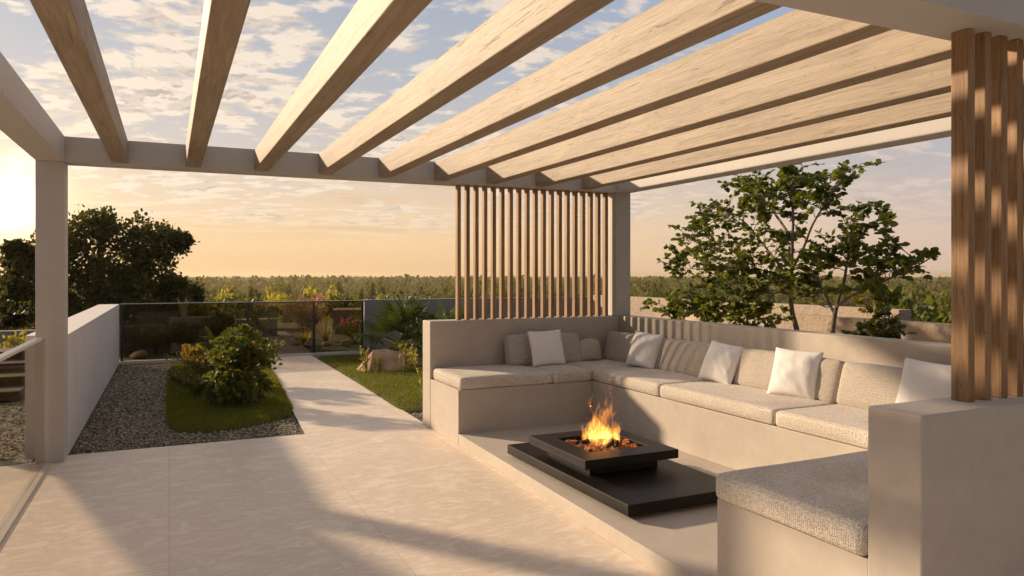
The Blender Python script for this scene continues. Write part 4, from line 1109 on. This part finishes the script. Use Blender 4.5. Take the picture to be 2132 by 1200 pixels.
def fan_palm(loc, label, n, radius, seed, hgt, name='fan_palm'):
    """palm with pleated round fans on thin stalks"""
    rng = np.random.default_rng(seed); root = empty(name, loc, label, 'palm'); gs, gl = Geo(), Geo(); L = np.array(loc, float)
    tube(gs, bez(L, L + np.array([0, 0, hgt * .25]), (0, 0, 0), 5), np.linspace(.06, .045, 5), 9)
    for i in range(n):
        a = 2.4 * i + .4 * rng.random(); e = 0.12 + 1.25 * (i + .5) / n
        o = np.array([math.cos(a) * math.sin(e), math.sin(a) * math.sin(e), math.cos(e)])
        st = L + np.array([0, 0, hgt * .2]); hub = st + o * hgt * (.55 + .15 * rng.random()) - np.array([0, 0, .12 * e * e * hgt])
        p = bez(st, hub, (0, 0, .06), 6); tube(gs, p, np.linspace(.008, .005, 6), 5)
        ax = unit(o + np.array([0, 0, -.15 * e])); nrm = unit(np.cross(ax, np.cross([0, 0, 1.0], ax) + 1e-5)); side = np.cross(ax, nrm)
        m = 22; th = np.linspace(-2.0, 2.0, m)
        d = np.cos(th)[:, None] * ax + np.sin(th)[:, None] * side - np.array([0, 0, .12])
        leaves(gl, np.repeat(hub[None], m, 0), d, radius * (.8 + .2 * np.cos(th * .8)) * (.9 + .2 * rng.random(m)), (np.array([(0, 0, 0), (-.045, .5, .02), (0, 1.0, -.16), (.045, .5, .02), (0, .5, -.02)]), np.array([(0, 4, 1), (1, 4, 2), (2, 4, 3), (3, 4, 0)])), up=np.repeat(nrm[None], m, 0), tone=np.clip(.45 + .25 * rng.normal() + .12 * rng.normal(size=m), 0, 1), rng=rng)
    gs.build('stem', M['stem'], root, True); gl.build('foliage', M['leaf_palm'], root)

# --- plants on the right lawn
fan_palm((3.85, 12.9, 0.02), 'dark green fan palm in front of the grey parapet wall', 26, 0.46, 5, 1.0)
fan_palm((5.05, 13.6, 0.02), 'small fan palm half hidden behind the end of the bench wall', 12, 0.34, 6, 0.95)
bushy('leafy_shrub', 'leafy shrub between the fan palm and the bench wall end', 'shrub', (4.1, 11.9, 0.03), 0.8, 0.8, 700, 0.11, 'leaf_palm', 'stem', LANCE, 12, None, 7)
frond_plant('fern_plant', 'arching fern at the foot of the fan palm', 'fern', (3.55, 12.5, 0.02), 13, 0.6, 'leaf_palm', 3, 14, .2)
v, f = chiselled((0.98, 0.75, 0.62), 4, 15)
g = Geo(); g.add(v + np.array([3.17, 11.75, 0.08]), f); tag(g.build('boulder', M['rock']), 'brown faceted boulder lying on the right lawn', 'boulder')
v, f = chiselled((0.80, 0.6, 0.56), 9, 14)
g = Geo(); g.add(v + np.array([3.72, 12.0, 0.12]), f); tag(g.build('boulder', M['rock']), 'smaller brown boulder just behind the large one', 'boulder')
def reed(loc, h, n, seed, label, bend=0.0):
    rng = np.random.default_rng(seed); root = empty('reed_plant', loc, label, 'plant', 'yellow green reeds on the right lawn'); gs, gl = Geo(), Geo(); L = np.array(loc, float)
    for i in range(n):
        o = rng.normal(size=2) * .035; top = L + np.array([o[0] * 1.5 + bend * (.6 + .5 * i / max(1, n - 1)), o[1], h * (.7 + .35 * rng.random())])
        p = bez(L + np.array([o[0], o[1], 0]) * np.array([1, 1, 1]) * 1.0 if False else L + np.array([o[0] * .5, o[1] * .5, 0]), top, (-bend * .25, 0, 0), 8); tube(gs, p, np.linspace(.008, .006, 8), 5)
        m = 26; tt = rng.random(m) ** .7; pos = np.stack([np.interp(tt, np.linspace(0, 1, 8), p[:, j]) for j in range(3)], 1)
        leaves(gl, pos, rng.normal(size=(m, 3)) * .5 + np.array([0, 0, 1.1]), .05 + .035 * rng.random(m), LANCE, rng=rng)
    gs.build('stem', M['stem'], root, True); gl.build('foliage', M['leaf_reed'], root)
reed((2.82, 11.55, 0.03), 0.42, 4, 1, 'yellow green reeds at the left end of the boulder')
reed((2.98, 11.35, 0.03), 0.22, 3, 2, 'short thin reeds in front of the boulder')
reed((3.36, 11.25, 0.03), 0.46, 4, 3, 'tall yellow green reeds in front of the right side of the boulder')
reed((3.52, 11.30, 0.03), 0.36, 4, 4, 'bunch of yellow green reeds right of the boulder')
reed((2.96, 9.0, 0.03), 0.55, 2, 5, 'pair of long leaning yellow stems beside the bench wall end', -0.20)

# --- garden beyond the smoked glass
frond_plant('cycad', 'dark cycad beside the fence corner behind the smoked glass', 'cycad', (-0.75, 17.6, -0.02), 14, 0.62, 'leaf_palm', 5, 16, .18, .8, .12)
bushy('garden_shrub', 'rounded green shrub in front of the low pale wall behind the glass', 'shrub', (-0.50, 18.2, -0.04), 0.8, 0.5, 800, 0.07, 'leaf_shrub', 'bark_dark', OVAL, 21, 'shrubs behind the smoked glass')
bushy('garden_shrub', 'small shrub with a red flower by the stepped pale wall', 'shrub', (-0.12, 18.5, -0.04), 0.5, 0.36, 420, 0.06, 'leaf_shrub', 'bark_dark', OVAL, 22, 'shrubs behind the smoked glass')
blades('agave', 'pale grey broad bladed agave standing on the higher wall block', 'agave', (0.32, 19.3, 0.58), 12, 0.55, 0.075, 'leaf_pale', 1, 0.45)
bushy('garden_shrub', 'yellow green shrub beside the pale agave', 'shrub', (0.62, 20.2, -0.04), 0.7, 1.0, 700, 0.09, 'leaf_yellow', 'bark_dark', OVAL, 23, 'shrubs behind the smoked glass')
frond_plant('fern_plant', 'tall yellow green fern at the far end of the left lawn before the glass', 'fern', (0.80, 14.35, 0.02), 16, 0.85, 'leaf_shrub', 6, 18, .17, .7, .10, None, 1.05)
frond_plant('fern_plant', 'broad green fern standing beyond the tall yellow green one', 'fern', (1.45, 17.2, -0.03), 14, 0.85, 'leaf_shrub', 7, 18, .17, .8, .15, None, 1.0)
bushy('garden_shrub', 'rust brown dome shaped shrub behind the glass, right of the gravel path', 'shrub', (3.10, 18.9, -0.04), 0.82, 0.82, 1500, 0.075, 'leaf_rust', 'bark_dark', LANCE, 24, 'shrubs behind the smoked glass', 10, 1.0, 0.9)
blades('grass_tuft', 'ornamental grass tuft behind the right fence panel', 'ornamental grass', (3.33, 17.5, -0.03), 60, 0.75, 0.018, 'leaf_pale', 2, 0.75)
blades('grass_tuft', 'shorter green grass tuft left of the pale ornamental grass', 'ornamental grass', (2.88, 17.7, -0.03), 50, 0.42, 0.02, 'leaf_yellow', 3, 0.8)
def flower_bush(loc, w, h, label, seed, nf):
    r = bushy('flowering_shrub', label, 'shrub', loc, w, h, 700, 0.07, 'leaf_shrub', 'bark_dark', LANCE, seed, 'flowering shrubs behind the glass', 8); rng = np.random.default_rng(seed)
    g = Geo(); L = np.array(loc)
    for i in range(nf):
        a = rng.random() * 6.28; c = L + np.array([math.cos(a) * w * .42 * rng.random() ** .5, math.sin(a) * w * .42 * rng.random(), h * (.82 + .25 * rng.random())])
        for k in range(3): rosette(g, c + rng.normal(size=3) * .02, (0, 0, 1), 7, .055, DIAM, rng, .9)
    g.build('blossom', M['petal_pink'], r)
flower_bush((3.98, 17.3, -0.04), 0.85, 0.55, 'pink flowering shrub behind the right fence panel', 31, 26)
flower_bush((3.75, 21.6, -0.04), 1.1, 0.95, 'taller magenta flowering shrub farther behind the rust brown shrub', 32, 34)
for i, (x, y, s, lab) in enumerate(((2.62, 17.2, .30, 'pinkish garden stone at the bend of the gravel path'), (2.85, 17.0, .26, 'round pinkish stone beside the fence post behind the glass'), (3.25, 16.9, .24, 'small pinkish stone under the ornamental grass'), (3.65, 16.7, .26, 'small pinkish stone under the pink flowers'), (-0.55, 16.2, .34, 'flat pinkish stone on the dark lawn near the fence corner'))):
    v, f = rock_mesh((s, s * .8, s * .6), 60 + i, 3, .3, 7); g = Geo(); g.add(v + np.array([x, y, .04]), f); tag(g.build('garden_stone', M['pink_rock']), lab, 'stone', 'stones behind the smoked glass')
back = ((-2.6, 23.0, 1.4, 1.2), (-1.2, 23.6, 1.2, .9), (0.4, 23.4, 1.3, 1.0), (1.6, 24.0, 1.4, 1.1), (2.6, 23.6, 1.2, .85), (4.9, 23.6, 1.4, .95), (5.9, 22.8, 1.3, .9), (7.2, 23.4, 1.5, 1.0))
lab = ('dark shrub under the broad tree behind the glass', 'dark shrub behind the low pale wall', 'green shrub behind the agave', 'green shrub at the back of the garden left of the path end', 'green shrub at the end of the gravel path', 'green shrub behind the flat stone terrace', 'green shrub right of the stone terrace', 'green shrub behind the grey parapet wall')
for i, ((x, y, w, h), lb) in enumerate(zip(back, lab)): bushy('garden_shrub', lb, 'shrub', (x, y, -0.05), w, h, 650, 0.11, 'leaf_shrub', 'bark_dark', OVAL, 40 + i, 'shrubs at the back of the garden', 7)

bushy('edge_shrub', 'bright green shrub beyond the end of the higher stucco wall', 'shrub', (9.95, 7.2, -0.05), 1.2, 1.16, 1500, 0.10, 'leaf_round', 'bark_dark', OVAL, 71, None, 9)
bushy('edge_shrub', 'green shrub behind the lower stucco wall nearest the slatted pier', 'shrub', (10.3, 6.2, -0.05), 1.2, 1.1, 1500, 0.10, 'leaf_shrub', 'bark_dark', OVAL, 72, None, 9)
for i, (x, y, w, h, lf, lb) in enumerate(((0.25, 17.3, .75, .55, 'leaf_shrub', 'green bush in front of the higher wall block behind the smoked glass'), (-0.25, 17.0, .6, .42, 'leaf_shrub', 'dark green bush close behind the left fence panel'), (1.15, 18.6, .9, .72, 'leaf_shrub', 'green bush between the wall block and the gravel path'), (2.0, 19.3, .8, .62, 'leaf_palm', 'dark green bush in front of the short ledge behind the glass'), (4.6, 18.6, 1.0, .7, 'leaf_shrub', 'green bush between the pink flowers and the parapet end'))):
    bushy('garden_shrub', lb, 'shrub', (x, y, -0.04), w, h, 900, 0.075, lf, 'bark_dark', LANCE if i % 2 else OVAL, 80 + i, 'shrubs behind the smoked glass', 8)
# --- plants left of the pergola post
bushy('yellow_shrub', 'yellow flowered bush in front of the low grey wall at far left', 'shrub', (-2.05, 14.9, -0.04), 1.1, 0.62, 900, 0.07, 'leaf_yellow', 'bark_dark', OVAL, 61, None, 9)
bushy('yellow_shrub', 'sparser yellow bush nearest the left picture edge by the grey wall', 'shrub', (-2.95, 14.4, -0.04), 1.0, 0.42, 700, 0.07, 'leaf_yellow', 'bark_dark', LANCE, 62, None, 8)
bushy('dark_bush', 'dark bush beneath the broad tree, left of the pergola post', 'shrub', (-3.6, 18.6, -0.04), 1.8, 1.55, 2200, 0.10, 'leaf_ficus', 'bark_dark', OVAL, 63, None, 10)
bushy('dark_bush', 'dark bush beneath the broad tree, seen right of the pergola post', 'shrub', (-0.3, 21.6, -0.04), 1.9, 1.35, 2000, 0.10, 'leaf_ficus', 'bark_dark', OVAL, 64, None, 10)

# ------------------------------------------------------------------ forest in the low country
def forest_tree(rng, kind, detail):
    """one tree around the origin: (vertices, faces, tone) of leaf clumps; height 1"""
    g = Geo()
    n = int(330 * detail) if detail < .7 else 800
    if kind == 0:      # rounded broadleaf of several lobes
        lob = np.column_stack([rng.normal(size=(8, 2)) * .17, rng.uniform(.36, .88, 8)]); lr = rng.uniform(.09, .17, 8)
        k = rng.integers(0, 8, n); d = unit(rng.normal(size=(n, 3))); pos = lob[k] + d * lr[k][:, None]
    elif kind == 1:    # pointed conifer
        t = rng.random(n) ** .7; a = rng.random(n) * 6.28; r = .24 * (t) * (.75 + .4 * rng.random(n)); pos = np.column_stack([np.cos(a) * r, np.sin(a) * r, 1 - t * .85]); d = np.column_stack([np.cos(a), np.sin(a), -.25 * np.ones(n)])
    else:              # slim poplar
        t = rng.random(n); a = rng.random(n) * 6.28; r = .13 * np.sin(np.pi * np.clip(t, .06, .97)) ** .6 * (.8 + .3 * rng.random(n)); pos = np.column_stack([np.cos(a) * r, np.sin(a) * r, .12 + .88 * t]); d = np.column_stack([np.cos(a), np.sin(a), .9 * np.ones(n)])
    out = unit(d + .35 * rng.normal(size=(n, 3)))
    leaves(g, pos, np.cross(out, rng.normal(size=(n, 3))), up=out, size=(.062 if detail > .7 else (.11 if detail > .3 else .20)) * (.6 + .7 * rng.random(n)), tmpl=DIAM, tone=np.clip(.45 + .15 * rng.normal(size=n), 0, 1), rng=rng)
    return np.concatenate(g.v), np.concatenate(g.f[3]), np.concatenate(g.t)

def terrain_z(x, y):
    dx = np.maximum(np.maximum(x - 15.0, -16.0 - x), 0); dy = np.maximum(np.maximum(y - 27.0, -14.0 - y), 0)
    s = np.clip(np.sqrt(dx * dx + dy * dy) / 26.0, 0, 1); s = s * s * (3 - 2 * s)
    return -0.06 - 12.3 * s + s * 0.9 * np.sin(x * 0.021 + 1.3) * np.cos(y * 0.017)

def forest():
    rng = np.random.default_rng(9)
    proto = {d: [forest_tree(rng, k, d) for k in (0, 0, 0, 0, 1, 2)] for d in (1.0, 0.45, 0.16)}
    spots = []
    yaw = math.atan(714 / 1531)
    for (d0, d1, step, det, hs) in ((95, 180, 7.6, 1.0, 1.0), (180, 360, 8.6, 0.45, 1.0), (360, 900, 11.0, 0.16, 1.1), (900, 2600, 24.0, 0.16, 1.4)):
        n = int((math.radians(84) / 2) * (d1 * d1 - d0 * d0) / step ** 2)
        d = np.sqrt(rng.uniform(d0 * d0, d1 * d1, n)); a = yaw + rng.uniform(-R(42), R(42), n)
        for dd, aa in zip(d, a): spots.append((dd * math.sin(aa), dd * math.cos(aa), det, hs))
    V, F, T = [], [], []; nv = 0
    near = []
    for (x, y, det, hs) in spots:
        z = float(terrain_z(np.array(x), np.array(y)))
        gap = mnoise.noise(Vector((x * .03, y * .03, 2.0)))
        if det == 1.0 and gap < -0.25: continue
        k = rng.integers(0, 6); tall = rng.random() < 0.4; h = hs * (rng.uniform(9.8, 13.2) if tall else rng.uniform(5.0, 8.6)) * (1.15 if k in (3, 4) else 1.0)
        near_d = math.hypot(x, y)
        h = min(h, (1.6 - z) - near_d * rng.uniform(0.006, 0.028)) if det > .3 else min(h * .95, (1.6 - z) - near_d * rng.uniform(.003, .006))   # crowns stay below the sight line over the parapet
        if h < 3.5: continue
        w = h * rng.uniform(.75, 1.2) * (0.8 if tall else 1.15); ang = rng.uniform(0, 6.28)
        near.append((near_d, x, y, z, k, h, w, ang, det))
    near.sort()
    special = []
    for (brg, dd, h, w) in ((-18.2, 112, 12.3, 6.8), (-17.2, 104, 11.6, 6.6), (-15.3, 112, 12.7, 7.6), (-14.3, 106, 11.9, 6.8), (-10.6, 122, 12.0, 6.4), (-6.4, 128, 12.2, 6.6), (28.6, 98, 13.2, 8.6), (30.6, 92, 13.0, 9.0), (27.2, 104, 12.6, 7.5), (11.5, 118, 12.9, 7.5), (13.0, 110, 12.2, 7.2), (-21.5, 120, 12.6, 7.4), (-3.0, 125, 13.0, 7.5)):
        a = yaw + R(brg); x, y = dd * math.sin(a), dd * math.cos(a); special.append((dd, x, y, float(terrain_z(np.array(x), np.array(y))), rng.integers(0, 3), h, w, rng.uniform(0, 6.28), 1.0))
    things = special + near[:90]
    for i, (dd, x, y, z, k, h, w, ang, det) in enumerate(things):
        v, f, t = proto[1.0][k]
        bright = i < 5 or ((i * 7) % 11 == 0 and k < 3)
        key = ('bright_' if bright else '') + str(k)
        if key not in cache:
            g = Geo(); g.add(v, f, t); me = g.mesh('crown'); me.materials.append(M['forest_b' if bright else 'forest_a'])
            gt = Geo(); tube(gt, [(0, 0, -.03), (0.01, 0, .3), (0, .01, .62)], [.022, .017, .008], 6); mt = gt.mesh('trunk', True); mt.materials.append(M['bark_dark']); cache[key] = (me, mt)
        kind = 'broad crowned' if k < 4 else ('pointed conifer' if k < 5 else 'slim poplar like')
        root = empty('forest_tree', (x, y, z), ('bright yellow green ' if bright else 'olive green ') + kind + ' tree at the near edge of the valley forest', 'tree', ('bright ' if bright else 'olive ') + kind + ' trees at the forest edge')
        root.scale = (w, w, h); root.rotation_euler = (0, 0, ang)
        for nm, me in zip(('crown', 'trunk'), cache[key]):
            o = bpy.data.objects.new(nm, me); COL.objects.link(o); o.parent = root
    for (dd, x, y, z, k, h, w, ang, det) in near[90:]:
        v, f, t = proto[det][k]
        ca, sa = math.cos(ang), math.sin(ang)
        vv = np.column_stack([(v[:, 0] * ca - v[:, 1] * sa) * w + x, (v[:, 0] * sa + v[:, 1] * ca) * w + y, v[:, 2] * h + z])
        V.append(vv); F.append(f + nv); T.append(np.clip(t * .4 + .75 * rng.random() ** 1.6, 0, 1)); nv += len(v)
    o = link_mesh('forest', np_mesh('forest', np.concatenate(V), np.concatenate(F), False, np.concatenate(T)), M['forest_a'], None, (0, 0, -10))
    tag(o, 'wide olive green forest filling the low country to the horizon', 'forest', None, 'stuff')
cache = {}
forest()

# ------------------------------------------------------------------ sun and sky
sun = bpy.data.lights.new('sun', 'SUN'); sun_o = bpy.data.objects.new('sun', sun); COL.objects.link(sun_o)
sun.energy = 4.6; sun.angle = R(2.2); sun.color = (1.0, 0.765, 0.52)
sun_o.rotation_euler = SUN_DIR.to_track_quat('Z', 'Y').to_euler(); sun_o.location = (-20, 30, 20)

world = bpy.data.worlds.new('World'); scene.world = world; world.use_nodes = True
nt = NT(world.node_tree)
for n in list(nt.n): nt.n.remove(n)
wout = nt.new('ShaderNodeOutputWorld')
dirv = nt.coord('Generated')
sep = nt.new('ShaderNodeSeparateXYZ'); nt.link(dirv, sep.inputs[0])
z = sep.outputs[2]
zc = nt.math('MAXIMUM', z, 0.0)
GAZ = math.atan(-1046 / 1531) + math.atan(714 / 1531)       # bearing of the bright part of the sky
GDIR = (math.sin(GAZ) * math.cos(R(4.6)), math.cos(GAZ) * math.cos(R(4.6)), math.sin(R(4.6)))
gd = nt.vmath('DOT_PRODUCT', dirv, GDIR)
ghor = nt.vmath('DOT_PRODUCT', dirv, (math.sin(GAZ), math.cos(GAZ), 0))
base = nt.ramp(zc, [(0.0, (0.82, 0.54, 0.29)), (0.05, (0.87, 0.60, 0.34)), (0.10, (0.76, 0.575, 0.40)), (0.17, (0.57, 0.51, 0.475)), (0.25, (0.455, 0.46, 0.49)), (0.34, (0.385, 0.415, 0.475)), (0.6, (0.40, 0.40, 0.45)), (1.0, (0.42, 0.41, 0.43))])
cool = nt.ramp(zc, [(0.0, (0.66, 0.49, 0.39)), (0.06, (0.63, 0.49, 0.41)), (0.13, (0.49, 0.44, 0.44)), (0.2, (0.37, 0.42, 0.50)), (0.34, (0.29, 0.385, 0.54)), (0.6, (0.34, 0.36, 0.43)), (1.0, (0.42, 0.41, 0.43))])
sky = nt.mix(nt.maprange(ghor, 0.30, 0.97, 0.0, 1.0, True), cool, base)
# clouds: small lit flakes in drifting fields, projected on a flat layer
inv = nt.math('DIVIDE', 1.0, nt.math('ADD', zc, 0.16))
pl = nt.new('ShaderNodeCombineXYZ'); nt.link(nt.math('MULTIPLY', sep.outputs[0], inv), pl.inputs[0]); nt.link(nt.math('MULTIPLY', sep.outputs[1], inv), pl.inputs[1])
pv = nt.mapping(pl.outputs[0], (1, 1, 1), (3.1, 0.7, 0), (0, 0, R(24)))
warp = nt.new('ShaderNodeTexNoise'); nt.link(pv, warp.inputs['Vector']); warp.inputs['Scale'].default_value = 1.4; warp.inputs['Detail'].default_value = 3
pw = nt.vmath('ADD', pv, nt.vmath('SCALE', nt.vmath('SUBTRACT', warp.outputs['Color'], (.5, .5, .5)), scale=0.22))
field = nt.noise(pw, 1.5, 4, 0.55)
fl1 = nt.noise(nt.mapping(pw, (1.0, 1.25, 1.0)), 8.0, 7, 0.58, 0.0)
fl2 = nt.noise(nt.vmath('ADD', nt.mapping(pw, (1.0, 1.2, 1.0)), (-0.055, 0.06, 0)), 8.0, 5, 0.55, 0.0)
dens = nt.math('ADD', fl1, nt.math('MULTIPLY', nt.math('SUBTRACT', field, 0.5), 1.1))
mask = nt.maprange(dens, 0.455, 0.60, 0.0, 1.0, True)
thick = nt.maprange(dens, 0.54, 0.70, 0.0, 1.0, True)
lit = nt.maprange(nt.math('SUBTRACT', fl1, fl2), -0.06, 0.06, 0.0, 1.0, True)
warm = nt.maprange(ghor, 0.4, 0.95, 0.0, 1.0, True)
c_lit = nt.mix(warm, (0.74, 0.58, 0.49), (0.88, 0.735, 0.585))
c_shade = nt.mix(warm, (0.36, 0.335, 0.355), (0.45, 0.375, 0.33))
ccol = nt.mix(nt.math('MULTIPLY', nt.math('MAXIMUM', thick, 0.45), nt.maprange(lit, 0.0, 1.0, 1.0, 0.05)), c_lit, c_shade)
hor = nt.maprange(zc, 0.015, 0.13, 0.0, 1.0, True)
camt = nt.math('MULTIPLY', nt.math('MULTIPLY', mask, hor), nt.maprange(warm, 0.0, 1.0, 0.62, 0.95))
sky = nt.mix(camt, sky, ccol)
# long thin bars low over the horizon
bv = nt.mapping(dirv, (3.0, 3.0, 34.0), (0.3, 0.9, 0.4))
bar = nt.noise(bv, 1.0, 6, 0.6, 0.6)
bmask = nt.math('MULTIPLY', nt.maprange(bar, 0.50, 0.66, 0.0, 1.0, True), nt.math('MULTIPLY', nt.maprange(zc, 0.03, 0.07, 0, 1, True), nt.maprange(zc, 0.12, 0.19, 1, 0, True)))
sky = nt.mix(nt.math('MULTIPLY', bmask, 0.62), sky, nt.mix(warm, (0.48, 0.40, 0.38), (0.70, 0.47, 0.29)))
# bright air round the low sun
gm = nt.math('MAXIMUM', gd, 0.0)
g1 = nt.math('MULTIPLY', nt.math('POWER', gm, 22.0), 0.05)
g2 = nt.math('MULTIPLY', nt.math('POWER', gm, 300.0), 0.28)
g3 = nt.math('MULTIPLY', nt.math('POWER', gm, 1500.0), 1.2)
glow = nt.mix(0.0, (0, 0, 0), (0, 0, 0))
add = nt.vmath('ADD', nt.vmath('SCALE', (1.0, 0.66, 0.30), scale=g1), nt.vmath('ADD', nt.vmath('SCALE', (1.0, 0.72, 0.36), scale=g2), nt.vmath('SCALE', (1.0, 0.85, 0.6), scale=g3)))
sky = nt.vmath('ADD', sky, add)
# below the horizon: dim ground tone
sky = nt.vmath('SCALE', sky, scale=nt.maprange(ghor, -0.75, 0.35, 0.50, 1.0, True))
sky = nt.mix(nt.maprange(z, -0.03, -0.001), (0.16, 0.13, 0.08), sky)
bg1 = nt.new('ShaderNodeBackground'); nt.link(sky, bg1.inputs[0]); bg1.inputs[1].default_value = 0.78
nis = nt.new('ShaderNodeTexSky', sky_type='NISHITA'); nis.sun_disc = False; nis.sun_elevation = SUN_EL; nis.sun_rotation = -SUN_AZ
nis.dust_density = 3.0
bg2 = nt.new('ShaderNodeBackground'); nt.link(nis.outputs[0], bg2.inputs[0]); bg2.inputs[1].default_value = 0.008
ad = nt.new('ShaderNodeAddShader'); nt.link(bg1.outputs[0], ad.inputs[0]); nt.link(bg2.outputs[0], ad.inputs[1])
nt.link(ad.outputs[0], wout.inputs['Surface'])

# ------------------------------------------------------------------ air
HAZE = 0.00032
if HAZE:
    me = bm_boxes([(-3950, 3950, -3950, 3950, -16.0, 9.0)], 0); me.name = 'haze'
    m, nt, out = material('haze_air')
    pvn = nt.new('ShaderNodeVolumePrincipled'); pvn.inputs['Color'].default_value = (0.97, 0.80, 0.56, 1); pvn.inputs['Density'].default_value = HAZE; pvn.inputs['Anisotropy'].default_value = 0.35
    nt.link(pvn.outputs[0], out.inputs['Volume'])
    o = link_mesh('haze', me, m, None, (0, 0, -16.0)); o['kind'] = 'stuff'; o['label'] = 'thin warm evening haze over the valley'

# ------------------------------------------------------------------ render settings
scene.view_settings.view_transform = 'Standard'; scene.view_settings.look = 'None'; scene.view_settings.gamma = 1.0
scene.view_settings.exposure = 0.42
cy = scene.cycles
cy.max_bounces = 8; cy.diffuse_bounces = 4; cy.glossy_bounces = 3; cy.transparent_max_bounces = 14; cy.volume_bounces = 0; cy.transmission_bounces = 4
cy.use_denoising = True; cy.sample_clamp_indirect = 6.0
cy.use_adaptive_sampling = True; cy.adaptive_threshold = 0.02
